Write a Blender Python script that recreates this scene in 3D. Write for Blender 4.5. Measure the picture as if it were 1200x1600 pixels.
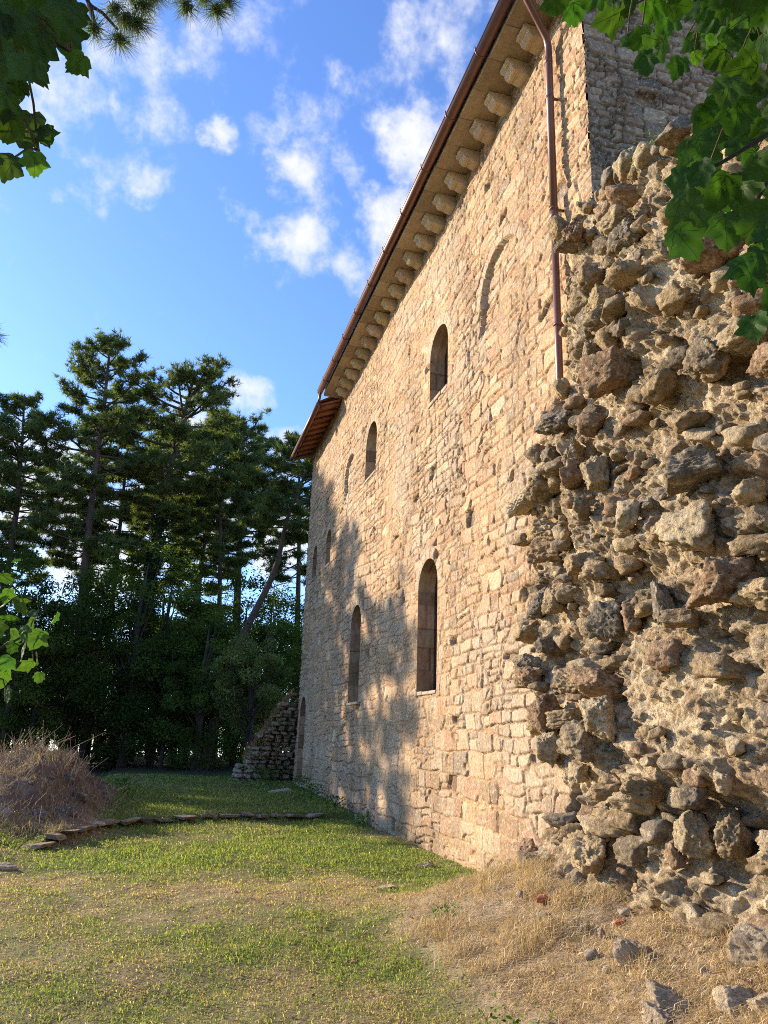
import bpy, bmesh, math, random
import numpy as np
from mathutils import Vector, Matrix

# ------------------------------------------------------------------ scene, camera, light
S = bpy.context.scene
for o in list(bpy.data.objects): bpy.data.objects.remove(o)
COL = S.collection
rnd = random.Random(7)
RN = np.random.default_rng(11)

EYE = np.array([0.0, 0.0, 1.6])
FPX = 1190.0                                   # focal length for a 1200 px wide frame
M3 = np.array([[0.9613548797580347, 0.10804908292710064, 0.2532235985133048],
               [-0.2733983262648682, 0.2664080281501415, 0.9242727507249807],
               [0.03240602352933023, -0.9577850271411461, 0.2856530962955776]])   # world <- camera (right, down, forward)
cd = bpy.data.cameras.new('camera'); cam = bpy.data.objects.new('camera', cd); COL.objects.link(cam)
cd.sensor_fit = 'HORIZONTAL'; cd.sensor_width = 36.0; cd.lens = 36.0 * FPX / 1200.0
cd.clip_start = 0.05; cd.clip_end = 4000
mw = Matrix.Identity(4)
for r in range(3):
    mw[r][0] = M3[r, 0]; mw[r][1] = -M3[r, 1]; mw[r][2] = -M3[r, 2]; mw[r][3] = EYE[r]
cam.matrix_world = mw
S.camera = cam

SUN_EL, SUN_PHI = math.radians(21.0), math.radians(41.0)   # PHI: from the wall's normal (-X) towards +Y
sdir = Vector((-math.cos(SUN_EL) * math.cos(SUN_PHI), math.cos(SUN_EL) * math.sin(SUN_PHI), math.sin(SUN_EL)))
ld = bpy.data.lights.new('sun', 'SUN'); ld.energy = 4.8; ld.angle = math.radians(0.55); ld.color = (1.0, 0.86, 0.69)
sun = bpy.data.objects.new('sun', ld); COL.objects.link(sun)
sun.rotation_euler = sdir.to_track_quat('Z', 'Y').to_euler()

S.view_settings.view_transform = 'Standard'; S.view_settings.look = 'None'
S.view_settings.exposure = 0.93; S.cycles.filter_width = 1.0; S.cycles.use_denoising = False; S.view_settings.gamma = 1.0; S.view_settings.use_curve_mapping = False

def direction(px, py):
    v = M3 @ np.array([px - 600.0, py - 800.0, FPX]); return v / np.linalg.norm(v)
def at(px, py, Y):                              # a point at forward distance Y along +Y
    v = M3 @ np.array([px - 600.0, py - 800.0, FPX]); return EYE + v * (Y / v[1])

W_ = bpy.data.worlds.new('World'); S.world = W_; W_.use_nodes = True
nt = W_.node_tree; nt.nodes.clear()
def N(tree, t, **kw):
    n = tree.nodes.new(t)
    for k, v in kw.items(): setattr(n, k, v)
    return n
def world():
    L = nt.links.new
    out = N(nt, 'ShaderNodeOutputWorld'); bg = N(nt, 'ShaderNodeBackground'); bg.inputs['Strength'].default_value = 0.125
    sky = N(nt, 'ShaderNodeTexSky', sky_type='NISHITA', sun_disc=False)
    sky.sun_elevation = SUN_EL
    sky.sun_rotation = math.atan2(sdir.x, sdir.y)
    sky.altitude = 500; sky.air_density = 1.0; sky.dust_density = 0.6; sky.ozone_density = 2.0
    tint = N(nt, 'ShaderNodeMix', data_type='RGBA', blend_type='MULTIPLY'); tint.inputs[0].default_value = 1.0
    L(sky.outputs[0], tint.inputs[6]); tint.inputs[7].default_value = (0.84, 1.07, 1.52, 1)
    tc = N(nt, 'ShaderNodeTexCoord')
    nz = N(nt, 'ShaderNodeTexNoise'); nz.inputs['Scale'].default_value = 7.0; nz.inputs['Detail'].default_value = 9.0
    nz.inputs['Roughness'].default_value = 0.62; nz.inputs['Distortion'].default_value = 0.25
    L(tc.outputs['Generated'], nz.inputs['Vector'])
    nz2 = N(nt, 'ShaderNodeTexNoise'); nz2.inputs['Scale'].default_value = 22.0; nz2.inputs['Detail'].default_value = 10.0
    nz2.inputs['Roughness'].default_value = 0.6
    L(tc.outputs['Generated'], nz2.inputs['Vector'])
    # warp the direction a little so that cloud outlines are not round
    wv = N(nt, 'ShaderNodeVectorMath', operation='MULTIPLY_ADD')
    L(nz.outputs['Color'], wv.inputs[0]); wv.inputs[1].default_value = (0.16, 0.16, 0.16); 
    sub = N(nt, 'ShaderNodeVectorMath', operation='SUBTRACT'); sub.inputs[1].default_value = (0.08, 0.08, 0.08)
    L(tc.outputs['Generated'], sub.inputs[0]); L(sub.outputs[0], wv.inputs[2])
    blobs = [(200,70,95,.85),(290,45,90,.8),(420,5,80,.6),(150,85,70,.75),(100,170,85,.8),(240,190,80,.8),(350,208,48,.95),
             (140,285,85,.72),(215,292,60,.66),(470,190,80,.66),(460,275,80,.85),(375,335,50,.75),(460,385,110,1.15),(545,290,55,.6),
             (530,430,80,.75),(640,75,95,.72),(705,45,90,.7),(575,125,75,.62),(640,215,90,1.0),(700,140,80,.85),(600,345,90,1.0),
             (380,640,60,.8),(440,700,60,.95),(60,770,150,1.3),(300,800,170,1.35),(450,840,120,1.35),(160,860,160,1.25),
             (-150,300,160,.9),(-300,80,200,.8),(1400,200,180,.9),(1600,500,250,.9),(-300,900,260,.9),(900,-200,200,.9)]
    prev = None
    for (px, py, r, st) in blobs:
        d = direction(px, py)
        vm = N(nt, 'ShaderNodeVectorMath', operation='DISTANCE'); vm.inputs[1].default_value = tuple(d)
        L(wv.outputs[0], vm.inputs[0])
        mr = N(nt, 'ShaderNodeMapRange', interpolation_type='SMOOTHSTEP')
        mr.inputs[1].default_value = r / FPX * 1.15; mr.inputs[2].default_value = 0.0
        mr.inputs[3].default_value = 0.0; mr.inputs[4].default_value = st
        L(vm.outputs['Value'], mr.inputs[0])
        if prev is None: prev = mr.outputs[0]
        else:
            mx = N(nt, 'ShaderNodeMath', operation='MAXIMUM'); L(prev, mx.inputs[0]); L(mr.outputs[0], mx.inputs[1]); prev = mx.outputs[0]
    a = N(nt, 'ShaderNodeMath', operation='MULTIPLY_ADD'); L(nz2.outputs['Fac'], a.inputs[0]); a.inputs[1].default_value = 2.0; a.inputs[2].default_value = -1.0
    b = N(nt, 'ShaderNodeMath', operation='MULTIPLY_ADD'); L(nz.outputs['Fac'], b.inputs[0]); b.inputs[1].default_value = 0.9; L(a.outputs[0], b.inputs[2])
    c = N(nt, 'ShaderNodeMath', operation='ADD'); L(prev, c.inputs[0]); L(b.outputs[0], c.inputs[1])
    m = N(nt, 'ShaderNodeMapRange', interpolation_type='SMOOTHSTEP'); L(c.outputs[0], m.inputs[0])
    m.inputs[1].default_value = 0.68; m.inputs[2].default_value = 1.65; m.inputs[3].default_value = 0; m.inputs[4].default_value = 0.92
    mix = N(nt, 'ShaderNodeMix', data_type='RGBA'); L(m.outputs[0], mix.inputs[0]); L(tint.outputs[2], mix.inputs[6])
    mix.inputs[7].default_value = (4.5, 4.5, 4.65, 1)
    L(mix.outputs[2], bg.inputs['Color']); L(bg.outputs[0], out.inputs[0])
world()

# ------------------------------------------------------------------ helpers
def _h(ix, iy, iz, seed):
    with np.errstate(over='ignore'):
        n = (ix.astype(np.uint32) * np.uint32(374761393) + iy.astype(np.uint32) * np.uint32(668265263)
             + iz.astype(np.uint32) * np.uint32(2147483647 - 58) + np.uint32(seed * 974711 + 12345))
        n = (n ^ (n >> np.uint32(13))) * np.uint32(1274126177)
        n = (n ^ (n >> np.uint32(16))) * np.uint32(2246822519)
        n = n ^ (n >> np.uint32(15))
    return n.astype(np.float64) / 4294967295.0
def noise(x, y, z=0.0, seed=0):                 # value noise, -1..1
    x, y, z = np.broadcast_arrays(np.asarray(x, float), np.asarray(y, float), np.asarray(z, float))
    ix, iy, iz = np.floor(x).astype(np.int64), np.floor(y).astype(np.int64), np.floor(z).astype(np.int64)
    fx, fy, fz = x - ix, y - iy, z - iz
    sx, sy, sz = [f * f * f * (f * (f * 6 - 15) + 10) for f in (fx, fy, fz)]
    r = 0
    for a in (0, 1):
        wx = sx if a else 1 - sx
        for b in (0, 1):
            wy = sy if b else 1 - sy
            for c in (0, 1):
                wz = sz if c else 1 - sz
                r = r + wx * wy * wz * _h(ix + a, iy + b, iz + c, seed)
    return r * 2 - 1
def fbm(x, y, z=0.0, seed=0, oct=4, gain=0.5):
    s, a, f = 0, 1.0, 1.0
    for i in range(oct):
        s = s + a * noise(np.asarray(x) * f, np.asarray(y) * f, np.asarray(z) * f, seed + i * 17); a *= gain; f *= 2.03
    return s
def sst(a, b, x):
    t = np.clip((x - a) / (b - a), 0, 1); return t * t * (3 - 2 * t)

def add(name, V, faces, mat, parent=None, col=None, smooth=False):
    """faces: (quads Nx4 or None, tris Nx3 or None)"""
    me = bpy.data.meshes.new(name); V = np.asarray(V, np.float32)
    Q, T = faces
    Q = np.zeros((0, 4), np.int32) if Q is None else np.asarray(Q, np.int32)
    T = np.zeros((0, 3), np.int32) if T is None else np.asarray(T, np.int32)
    me.vertices.add(len(V)); me.vertices.foreach_set('co', V.ravel())
    nl = Q.size + T.size
    me.loops.add(nl); me.loops.foreach_set('vertex_index', np.concatenate([Q.ravel(), T.ravel()]))
    me.polygons.add(len(Q) + len(T))
    st = np.concatenate([np.arange(len(Q)) * 4, Q.size + np.arange(len(T)) * 3]).astype(np.int32)
    tot = np.concatenate([np.full(len(Q), 4), np.full(len(T), 3)]).astype(np.int32)
    me.polygons.foreach_set('loop_start', st); me.polygons.foreach_set('loop_total', tot)
    if smooth: me.polygons.foreach_set('use_smooth', np.ones(len(st), bool))
    if col is not None:
        at_ = me.color_attributes.new('col', 'FLOAT_COLOR', 'POINT')
        c = np.ones((len(V), 4), np.float32); c[:, :col.shape[1]] = col; at_.data.foreach_set('color', c.ravel())
    me.update(calc_edges=True); me.validate()
    o = bpy.data.objects.new(name, me); COL.objects.link(o)
    if mat: me.materials.append(mat)
    if parent: o.parent = parent
    return o
def grid_quads(nr, nc, off=0):
    i = np.arange(nr - 1)[:, None] * nc + np.arange(nc - 1)[None, :]
    return np.stack([i, i + 1, i + nc + 1, i + nc], -1).reshape(-1, 4) + off
def tag(o, label=None, cat=None, group=None, kind=None):
    if label: o['label'] = label
    if cat: o['category'] = cat
    if group: o['group'] = group
    if kind: o['kind'] = kind
    return o
def empty(name, loc=(0, 0, 0), rz=0.0):
    o = bpy.data.objects.new(name, None); COL.objects.link(o); o.location = loc; o.rotation_euler = (0, 0, rz); o.empty_display_size = 0.2
    return o
def copy_tree(o, parent=None):
    c = o.copy(); COL.objects.link(c)
    if parent: c.parent = parent
    for ch in list(o.children): copy_tree(ch, c)
    return c
class MB:
    def __init__(s): s.v = []; s.q = []; s.t = []; s.c = []; s.n = 0
    def put(s, V, Q=None, T=None, col=None):
        V = np.asarray(V, float).reshape(-1, 3); s.v.append(V)
        if Q is not None and len(Q): s.q.append(np.asarray(Q).reshape(-1, 4) + s.n)
        if T is not None and len(T): s.t.append(np.asarray(T).reshape(-1, 3) + s.n)
        c = np.ones((len(V), 3)) * 0.5 if col is None else np.broadcast_to(np.asarray(col, float), (len(V), 3))
        s.c.append(c); s.n += len(V)
    def tube(s, pts, rad, k=8, col=None, cap=True):
        pts = np.asarray(pts, float); n = len(pts); rad = np.broadcast_to(np.asarray(rad, float), (n,))
        tg = np.gradient(pts, axis=0); tg /= np.linalg.norm(tg, axis=1)[:, None] + 1e-9
        ref = np.array([0.0, 0, 1]) if abs(tg[0][2]) < 0.9 else np.array([1.0, 0, 0])
        u = np.cross(tg[0], ref); u /= np.linalg.norm(u); R = []
        a = np.arange(k) * 2 * np.pi / k
        for i in range(n):
            u = u - tg[i] * (u @ tg[i]); u /= np.linalg.norm(u) + 1e-9
            w = np.cross(tg[i], u)
            R.append(pts[i] + rad[i] * (np.cos(a)[:, None] * u + np.sin(a)[:, None] * w))
        V = np.concatenate(R); Q = []
        for i in range(n - 1):
            for j in range(k):
                Q.append((i * k + j, i * k + (j + 1) % k, (i + 1) * k + (j + 1) % k, (i + 1) * k + j))
        T = []
        if cap:
            V = np.concatenate([V, pts[:1], pts[-1:]])
            for j in range(k): T.append((n * k, (j + 1) % k, j)); T.append((n * k + 1, (n - 1) * k + j, (n - 1) * k + (j + 1) % k))
        s.put(V, Q, T, col)
    def box(s, lo, hi, col=None):
        (x0, y0, z0), (x1, y1, z1) = lo, hi
        V = [(x0,y0,z0),(x1,y0,z0),(x1,y1,z0),(x0,y1,z0),(x0,y0,z1),(x1,y0,z1),(x1,y1,z1),(x0,y1,z1)]
        s.put(V, [(0,3,2,1),(4,5,6,7),(0,1,5,4),(1,2,6,5),(2,3,7,6),(3,0,4,7)], None, col)
    def build(s, name, mat, parent=None, smooth=False):
        return add(name, np.concatenate(s.v), (np.concatenate(s.q) if s.q else None, np.concatenate(s.t) if s.t else None), mat, parent, np.concatenate(s.c), smooth)

# ------------------------------------------------------------------ materials
def mat(name, rough=0.95, bump=0.0, bscale=40.0, base=None, var=0.25, vscale=18.0, spots=0.0, spotscale=13.0, spotcol=(0.52, 0.46, 0.37), trans=0.0, metal=0.0, spec=0.2, speckdark=0.0):
    m = bpy.data.materials.new(name); m.use_nodes = True; t = m.node_tree; t.nodes.clear(); L = t.links.new
    out = N(t, 'ShaderNodeOutputMaterial'); p = N(t, 'ShaderNodeBsdfPrincipled')
    p.inputs['Roughness'].default_value = rough; p.inputs['Metallic'].default_value = metal; p.inputs['Specular IOR Level'].default_value = spec
    tc = N(t, 'ShaderNodeTexCoord')
    if base is None:
        at_ = N(t, 'ShaderNodeVertexColor', layer_name='col'); c = at_.outputs['Color']
    else:
        rgb = N(t, 'ShaderNodeRGB'); rgb.outputs[0].default_value = (*base, 1); c = rgb.outputs[0]
    if var > 0:
        nz = N(t, 'ShaderNodeTexNoise'); nz.inputs['Scale'].default_value = vscale; nz.inputs['Detail'].default_value = 8; nz.inputs['Roughness'].default_value = 0.7
        L(tc.outputs['Object'], nz.inputs['Vector'])
        mr = N(t, 'ShaderNodeMapRange'); L(nz.outputs['Fac'], mr.inputs[0]); mr.inputs[1].default_value = 0.25; mr.inputs[2].default_value = 0.75
        mr.inputs[3].default_value = 1 - var; mr.inputs[4].default_value = 1 + var
        mm = N(t, 'ShaderNodeMix', data_type='RGBA', blend_type='MULTIPLY'); mm.inputs[0].default_value = 1
        L(c, mm.inputs[6]); L(mr.outputs[0], mm.inputs[7]); c = mm.outputs[2]
    if spots > 0:      # pale lichen
        n2 = N(t, 'ShaderNodeTexNoise'); n2.inputs['Scale'].default_value = spotscale; n2.inputs['Detail'].default_value = 9; n2.inputs['Roughness'].default_value = 0.75
        L(tc.outputs['Object'], n2.inputs['Vector'])
        m2 = N(t, 'ShaderNodeMapRange', interpolation_type='SMOOTHSTEP'); L(n2.outputs['Fac'], m2.inputs[0]); m2.inputs[1].default_value = 0.53; m2.inputs[2].default_value = 0.60
        m2.inputs[4].default_value = spots
        mx = N(t, 'ShaderNodeMix', data_type='RGBA'); L(m2.outputs[0], mx.inputs[0]); L(c, mx.inputs[6]); mx.inputs[7].default_value = (*spotcol, 1); c = mx.outputs[2]
    if speckdark > 0:  # dark pits and black lichen
        n3 = N(t, 'ShaderNodeTexNoise'); n3.inputs['Scale'].default_value = 26; n3.inputs['Detail'].default_value = 6; n3.inputs['Roughness'].default_value = 0.7
        L(tc.outputs['Object'], n3.inputs['Vector'])
        m3 = N(t, 'ShaderNodeMapRange', interpolation_type='SMOOTHSTEP'); L(n3.outputs['Fac'], m3.inputs[0]); m3.inputs[1].default_value = 0.54; m3.inputs[2].default_value = 0.61
        m3.inputs[4].default_value = speckdark
        mx = N(t, 'ShaderNodeMix', data_type='RGBA'); L(m3.outputs[0], mx.inputs[0]); L(c, mx.inputs[6]); mx.inputs[7].default_value = (0.07, 0.055, 0.04, 1); c = mx.outputs[2]
    L(c, p.inputs['Base Color'])
    if bump > 0:
        nb = N(t, 'ShaderNodeTexNoise'); nb.inputs['Scale'].default_value = bscale; nb.inputs['Detail'].default_value = 8; nb.inputs['Roughness'].default_value = 0.72
        L(tc.outputs['Object'], nb.inputs['Vector'])
        bp = N(t, 'ShaderNodeBump'); bp.inputs['Strength'].default_value = 1.0; bp.inputs['Distance'].default_value = bump
        L(nb.outputs['Fac'], bp.inputs['Height']); L(bp.outputs[0], p.inputs['Normal'])
    if trans > 0:
        tr = N(t, 'ShaderNodeBsdfTranslucent'); ms = N(t, 'ShaderNodeMixShader'); ms.inputs[0].default_value = trans
        g = N(t, 'ShaderNodeMix', data_type='RGBA', blend_type='MULTIPLY'); g.inputs[0].default_value = 1; g.inputs[7].default_value = (1.7, 1.9, 0.7, 1)
        L(c, g.inputs[6]); L(g.outputs[2], tr.inputs[0])
        L(p.outputs[0], ms.inputs[1]); L(tr.outputs[0], ms.inputs[2]); L(ms.outputs[0], out.inputs[0])
    else: L(p.outputs[0], out.inputs[0])
    return m
M_WALL = mat('masonry', bump=0.014, bscale=42, var=0.45, vscale=24, spots=0.6, spotscale=22.0, spotcol=(0.64, 0.54, 0.40), speckdark=0.34)
M_ROCK = mat('rubble_stone', bump=0.05, bscale=26, var=0.5, vscale=18, spots=0.55, spotscale=18.0, spotcol=(0.60, 0.49, 0.34), speckdark=0.4)
M_TRIM = mat('dressed_stone', bump=0.004, bscale=50, var=0.22, vscale=12, spots=0.2)
M_METAL = mat('brown_copper', rough=0.42, var=0.2, vscale=6, base=(0.16, 0.075, 0.05), spec=0.5, metal=0.35)
M_TILE = mat('terracotta', bump=0.004, bscale=30, var=0.3, vscale=7)
M_WOOD = mat('weathered_wood', bump=0.004, bscale=30, var=0.3, vscale=9)
M_GLASS = mat('dark_glass', rough=0.25, var=0.2, base=(0.012, 0.012, 0.014), spec=0.4)
M_EARTH = mat('earth', bump=0.03, bscale=18, var=0.35, vscale=9)
M_GRASS = mat('grass_blades', rough=0.8, var=0.0, trans=0.35)
M_STRAW = mat('dry_straw', rough=0.85, var=0.0, trans=0.15)
M_BARK = mat('bark', bump=0.10, bscale=9, var=0.5, vscale=7)
M_NEEDLE = mat('pine_needles', rough=0.7, var=0.0, trans=0.4)
M_LEAF = mat('leaves', rough=0.75, var=0.0, trans=0.5, spec=0.06)
M_BLEAF = mat('broad_leaves', rough=0.55, var=0.25, vscale=20, trans=0.42, spec=0.2)

# ------------------------------------------------------------------ ground
EDGE = np.array([(-1.55, 11.3), (-1.42, 11.92), (-0.94, 13.29), (-0.75, 14.6), (-0.14, 15.3), (0.89, 15.68), (2.0, 15.98), (3.45, 16.3)])
def edge_y(x): return np.interp(x, EDGE[:, 0], EDGE[:, 1])
def ground(x, y):
    x = np.asarray(x, float); y = np.asarray(y, float)
    h = 0.03 * fbm(x * 0.6, y * 0.6, 3.1, 5, 3) + 0.012 * noise(x * 4, y * 4, 0, 9)
    h = h + 0.13 * sst(-0.02, 0.25, y - edge_y(x)) * sst(-1.6, -1.2, x)
    h = h + 0.016 * np.clip(y - 17, 0, 12)
    lump = 0.24 * fbm(x * 1.6, y * 1.6, 0.7, 33, 4)
    win = sst(12.2, 15.8, y) * (1 - sst(19.5, 22.5, y))
    h = h + win * (0.68 * np.exp(-(np.clip(x + 1.75, 0, 9) / 0.55) ** 2 - (np.clip(-x - 1.9, 0, 9) / 1.5) ** 2) + lump * sst(-0.7, -1.2, x))
    h = h + sst(10.5, 15.5, y) * (1 - sst(22, 26, y)) * 0.25 * sst(-1.3, -2.8, x)
    h = h + 0.12 * sst(-1.1, -2.2, x) * sst(8.5, 11.5, y) * (1 - sst(20, 24, y))
    tal = sst(1.6, 3.85, x) * (1 - sst(6.9, 8.9, y))
    h = h + tal * (0.57 + 0.05 * fbm(x * 2.5, y * 2.5, 0, 71, 3))
    h = h + 0.05 * sst(3.3, 4.1, x) * sst(8, 9, y) * (1 - sst(13, 15, y))
    d = np.clip(y - 46, 0, None); h = h - 0.26 * d + 0.00115 * np.clip(d, 0, 110) ** 2
    d2 = np.clip(-x - 40, 0, None); h = h - 0.08 * np.clip(d2, 0, 100)
    return h
GREEN_A = np.array([0.185, 0.24, 0.05]); GREEN_B = np.array([0.33, 0.35, 0.10]); DRY_A = np.array([0.60, 0.46, 0.25]); DRY_B = np.array([0.42, 0.29, 0.155])
STRAW_A = np.array([0.70, 0.53, 0.32]); STRAW_B = np.array([0.50, 0.34, 0.19])
def greenness(x, y):
    g = 0.48 + 0.42 * fbm(x * 0.55, y * 0.45, 0, 21, 4) + 0.25 * fbm(x * 2.6, y * 2.2, 0, 25, 3)
    g = g + 0.45 * sst(2.0, 3.0, x) * sst(7.3, 8.5, y) * (1 - sst(3.5, 3.95, x)) + 0.4 * sst(13.5, 16, y) + 0.2 * sst(9, 12, y)
    g = g - 1.1 * sst(1.75, 2.35, x - 0.12 * (y - 5) + 0.35 * noise(x * 1.5, y * 1.5, 0, 44)) * (1 - sst(7.4, 8.6, y))
    g = g - 1.2 * sst(-0.6, -1.15, x + 0.2 * noise(x * 2, y * 2, 0, 45)) * sst(12.4, 13.8, y) * (1 - sst(21, 23, y))
    return np.clip(g, 0, 1)
def build_ground():
    def axis(parts):
        return np.unique(np.concatenate([np.arange(a, b, s) for a, b, s in parts] + [[parts[-1][1]]]))
    xs = axis([(-900, -100, 100), (-100, -20, 8), (-20, -6, 0.7), (-6, 5, 0.07), (5, 20, 1.0), (20, 100, 8), (100, 901, 100)])
    ys = axis([(-400, -40, 60), (-40, -2, 2), (-2, 3, 0.3), (3, 12, 0.06), (12, 27, 0.1), (27, 60, 1.2), (60, 200, 8), (200, 1601, 100)])
    Y, X = np.meshgrid(ys, xs, indexing='ij'); Z = ground(X, Y)
    g = greenness(X, Y)[..., None]
    n1 = (0.5 + 0.5 * fbm(X * 6, Y * 6, 0, 3, 3))[..., None]
    c = g * (GREEN_A * 0.45) + (1 - g) * (DRY_B * 0.6 * (1 - n1) + DRY_A * 0.6 * n1)  # soil colour darkened as painted shade between the grass blades
    tl = (sst(1.75, 2.35, X - 0.12 * (Y - 5)) * (1 - sst(7.4, 8.6, Y)))[..., None]; c = c * (1 - tl) + tl * (STRAW_B * 0.55 * (1 - n1) + STRAW_A * 0.6 * n1) * (0.75 + 0.5 * (0.5 + 0.5 * fbm(X * 17, Y * 17, 0, 8, 3)))[..., None]
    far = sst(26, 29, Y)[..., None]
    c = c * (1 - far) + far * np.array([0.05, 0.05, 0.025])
    mound = (sst(-0.7, -1.2, X) * sst(12.4, 13.8, Y) * (1 - sst(21, 23, Y)))[..., None]
    c = c * (1 - mound) + mound * np.array([0.17, 0.12, 0.085]) * (0.7 + 0.6 * n1)
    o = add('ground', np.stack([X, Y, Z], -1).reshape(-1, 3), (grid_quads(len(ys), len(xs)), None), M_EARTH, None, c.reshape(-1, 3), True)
    tag(o, kind='structure')
build_ground()

# ------------------------------------------------------------------ masonry relief
PAL = np.array([(0.49, 0.33, 0.185), (0.47, 0.30, 0.17), (0.42, 0.30, 0.19), (0.38, 0.32, 0.24), (0.54, 0.41, 0.26), (0.48, 0.27, 0.15), (0.51, 0.35, 0.19), (0.44, 0.25, 0.16), (0.57, 0.46, 0.31)])
PALW = np.array([.19, .15, .12, .07, .15, .09, .12, .05, .06]); PALW = PALW / PALW.sum()
MORTAR = np.array([0.50, 0.33, 0.17])
# (kind, centre Y, half width, sill z, spring z, recess depth)
OPEN = [('window', 11.98, 0.50, 2.36, 4.06, 0.30), ('window', 17.03, 0.49, 2.36, 4.06, 0.30),
        ('window', 11.57, 0.47, 7.42, 8.30, 0.28), ('window', 16.25, 0.49, 7.44, 8.31, 0.28),
        ('slit', 20.80, 0.34, 6.28, 6.98, 0.34), ('slit', 22.85, 0.34, 6.28, 6.98, 0.34),
        ('door', 23.36, 0.47, 0.28, 2.28, 0.5)]
BLIND = [(8.98, 0.71, 7.40, 8.04), (18.32, 0.62, 7.40, 8.10)]
def sd_arch(y, z, yc, hw, z0, zs):              # signed distance to an arched opening, negative inside
    dx = np.abs(y - yc)
    up = np.hypot(dx, z - zs) - hw
    side = dx - hw; bot = z0 - z
    low = np.where((side > 0) & (bot > 0), np.hypot(side, bot), np.maximum(side, bot))
    return np.where(z > zs, up, low)
def masonry(y, z, seed, big_z=1.3, arches=True):
    r = np.random.default_rng(seed)
    wy = y + 0.03 * noise(y * 1.7, z * 1.7, 0, seed) + 0.014 * fbm(y * 8, z * 8, 0, seed + 1, 2)
    wz = z + 0.09 * noise(y * 0.45, z * 0.4, 0, seed + 2) + 0.042 * noise(y * 2.2, z * 2.2, 0, seed + 3) + 0.012 * fbm(y * 9, z * 9, 0, seed + 4, 2)
    def layout(lo, hi, off):
        zb = [-1.0]
        while zb[-1] < 20: zb.append(zb[-1] + (r.uniform(0.2, 0.36) if zb[-1] < big_z else r.uniform(lo, hi)))
        zb = np.array(zb); ci = np.clip(np.searchsorted(zb, wz) - 1, 0, len(zb) - 2)
        allb = []; K = 100.0
        for i in range(len(zb) - 1):
            hgt = zb[i + 1] - zb[i]; b = [0.0]
            while b[-1] < 40: b.append(b[-1] + hgt * r.uniform(0.7, 1.9) + r.uniform(0, 0.12))
            allb.append(np.array(b) + i * K)
        allb = np.concatenate(allb)
        key = np.clip(wy, 0.01, 39) + ci * K
        si = np.searchsorted(allb, key) - 1
        l = key - allb[si]; rr = allb[si + 1] - key
        b0 = wz - zb[ci]; t0 = zb[ci + 1] - wz; hh = b0 + t0
        ns = len(allb) + 1; R = r.random((ns * 2, 8))
        split = (R[si, 7] < 0.2) & (hh > 0.15)          # some stones are two thin ones on top of each other
        mid = hh * (0.35 + 0.3 * R[si, 6]); upper = split & (b0 > mid)
        b1 = np.where(upper, b0 - mid, b0); t1 = np.where(split & ~upper, mid - b0, t0)
        skew = (R[si, 6] - 0.5) * 0.35 * (b0 - t0) * (hh < 0.3)
        l = np.maximum(l + skew, 0); rr = np.maximum(rr - skew, 0)
        return l, rr, b1, t1, si + np.where(upper, ns, 0) + off, R
    A = layout(0.11, 0.20, 0); off = len(A[5]); B = layout(0.19, 0.31, off)
    msk = fbm(y * 1.5, z * 1.9, 0, seed + 40, 3) - 0.12; useb = msk > 0
    l, rr, b1, t1, sid = [np.where(useb, b_, a_) for a_, b_ in zip(A[:5], B[:5])]
    R = np.concatenate([A[5], B[5]]); ns = len(R) // 2
    dx = np.minimum(l, rr); dz = np.minimum(b1, t1)
    rad = 0.028
    e = np.where((dx < rad) & (dz < rad), rad - np.hypot(rad - dx, rad - dz), np.minimum(dx, dz))
    e = np.minimum(e, np.abs(msk) * 0.22); jw = 0.002 + 0.007 * R[sid, 0]
    p = sst(0, 1, (e - jw) / (0.009 + 0.010 * R[sid, 1]))
    cx = (l - rr) / 2; cz = (b1 - t1) / 2
    hs = 0.013 + 0.018 * R[sid, 2] ** 1.5 + (R[sid, 3] - 0.5) * 0.10 * cx + (R[sid, 4] - 0.5) * 0.10 * cz + 0.006 * fbm(y * 10, z * 10, sid * 0.37, seed + 8, 3)
    pal = PAL[np.random.default_rng(seed + 5).choice(len(PAL), len(R), p=PALW)]
    pal = 0.62 * pal + 0.38 * np.array([0.50, 0.355, 0.225]); pal = pal * np.random.default_rng(seed + 6).uniform(0.76, 1.2, (len(R), 1))
    if arches:
        for (yc, hw, z0, zs) in [o[1:5] for o in OPEN] + [b for b in BLIND]:
            band = 0.21 if z0 != 7.40 else 0.17
            ang = np.arctan2(z - zs, y - yc); rad_ = np.hypot(y - yc, z - zs)
            inb = (z > zs - 0.02) & (rad_ > hw - 0.03) & (rad_ < hw + band)
            n = 9; fa = np.clip(ang / np.pi, 0, 0.9999) * n; k = np.floor(fa).astype(int)
            ea = np.minimum(fa - k, 1 - (fa - k)) * np.pi / n * rad_; er = hw + band - rad_
            ee = np.minimum(ea, er)
            pa = sst(0, 1, (ee - 0.003) / 0.012)
            ha = 0.022 + 0.003 * fbm(y * 14, z * 14, 0, seed, 3)
            p = np.where(inb, pa, p); hs = np.where(inb, ha, hs)
            sid = np.where(inb, k + int(yc * 37) % 900, sid)
            arch = inb
            R[:, 5] = np.where(np.arange(len(R)) < 0, 0, R[:, 5])
            if arch.any(): marks.append((arch, k))
    flush = np.clip(0.5 + 0.6 * fbm(y * 0.5, z * 0.5, 0, seed + 9, 3) + 0.2 * noise(y * 3, z * 3, 0, seed + 10), 0, 1)
    mort = (-0.010 + 0.022 * flush) * (0.7 + 0.3 * sst(0.02, 0.0, e)) + 0.004 * fbm(y * 18, z * 18, 0, seed + 11, 3)
    deep = (R[sid, 5] > 0.991)
    h = np.maximum(p * hs, 0) * 1.0 + (1 - p) * (mort - 0.006)
    h = np.where(deep, h - 0.07 * p, h)
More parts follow.
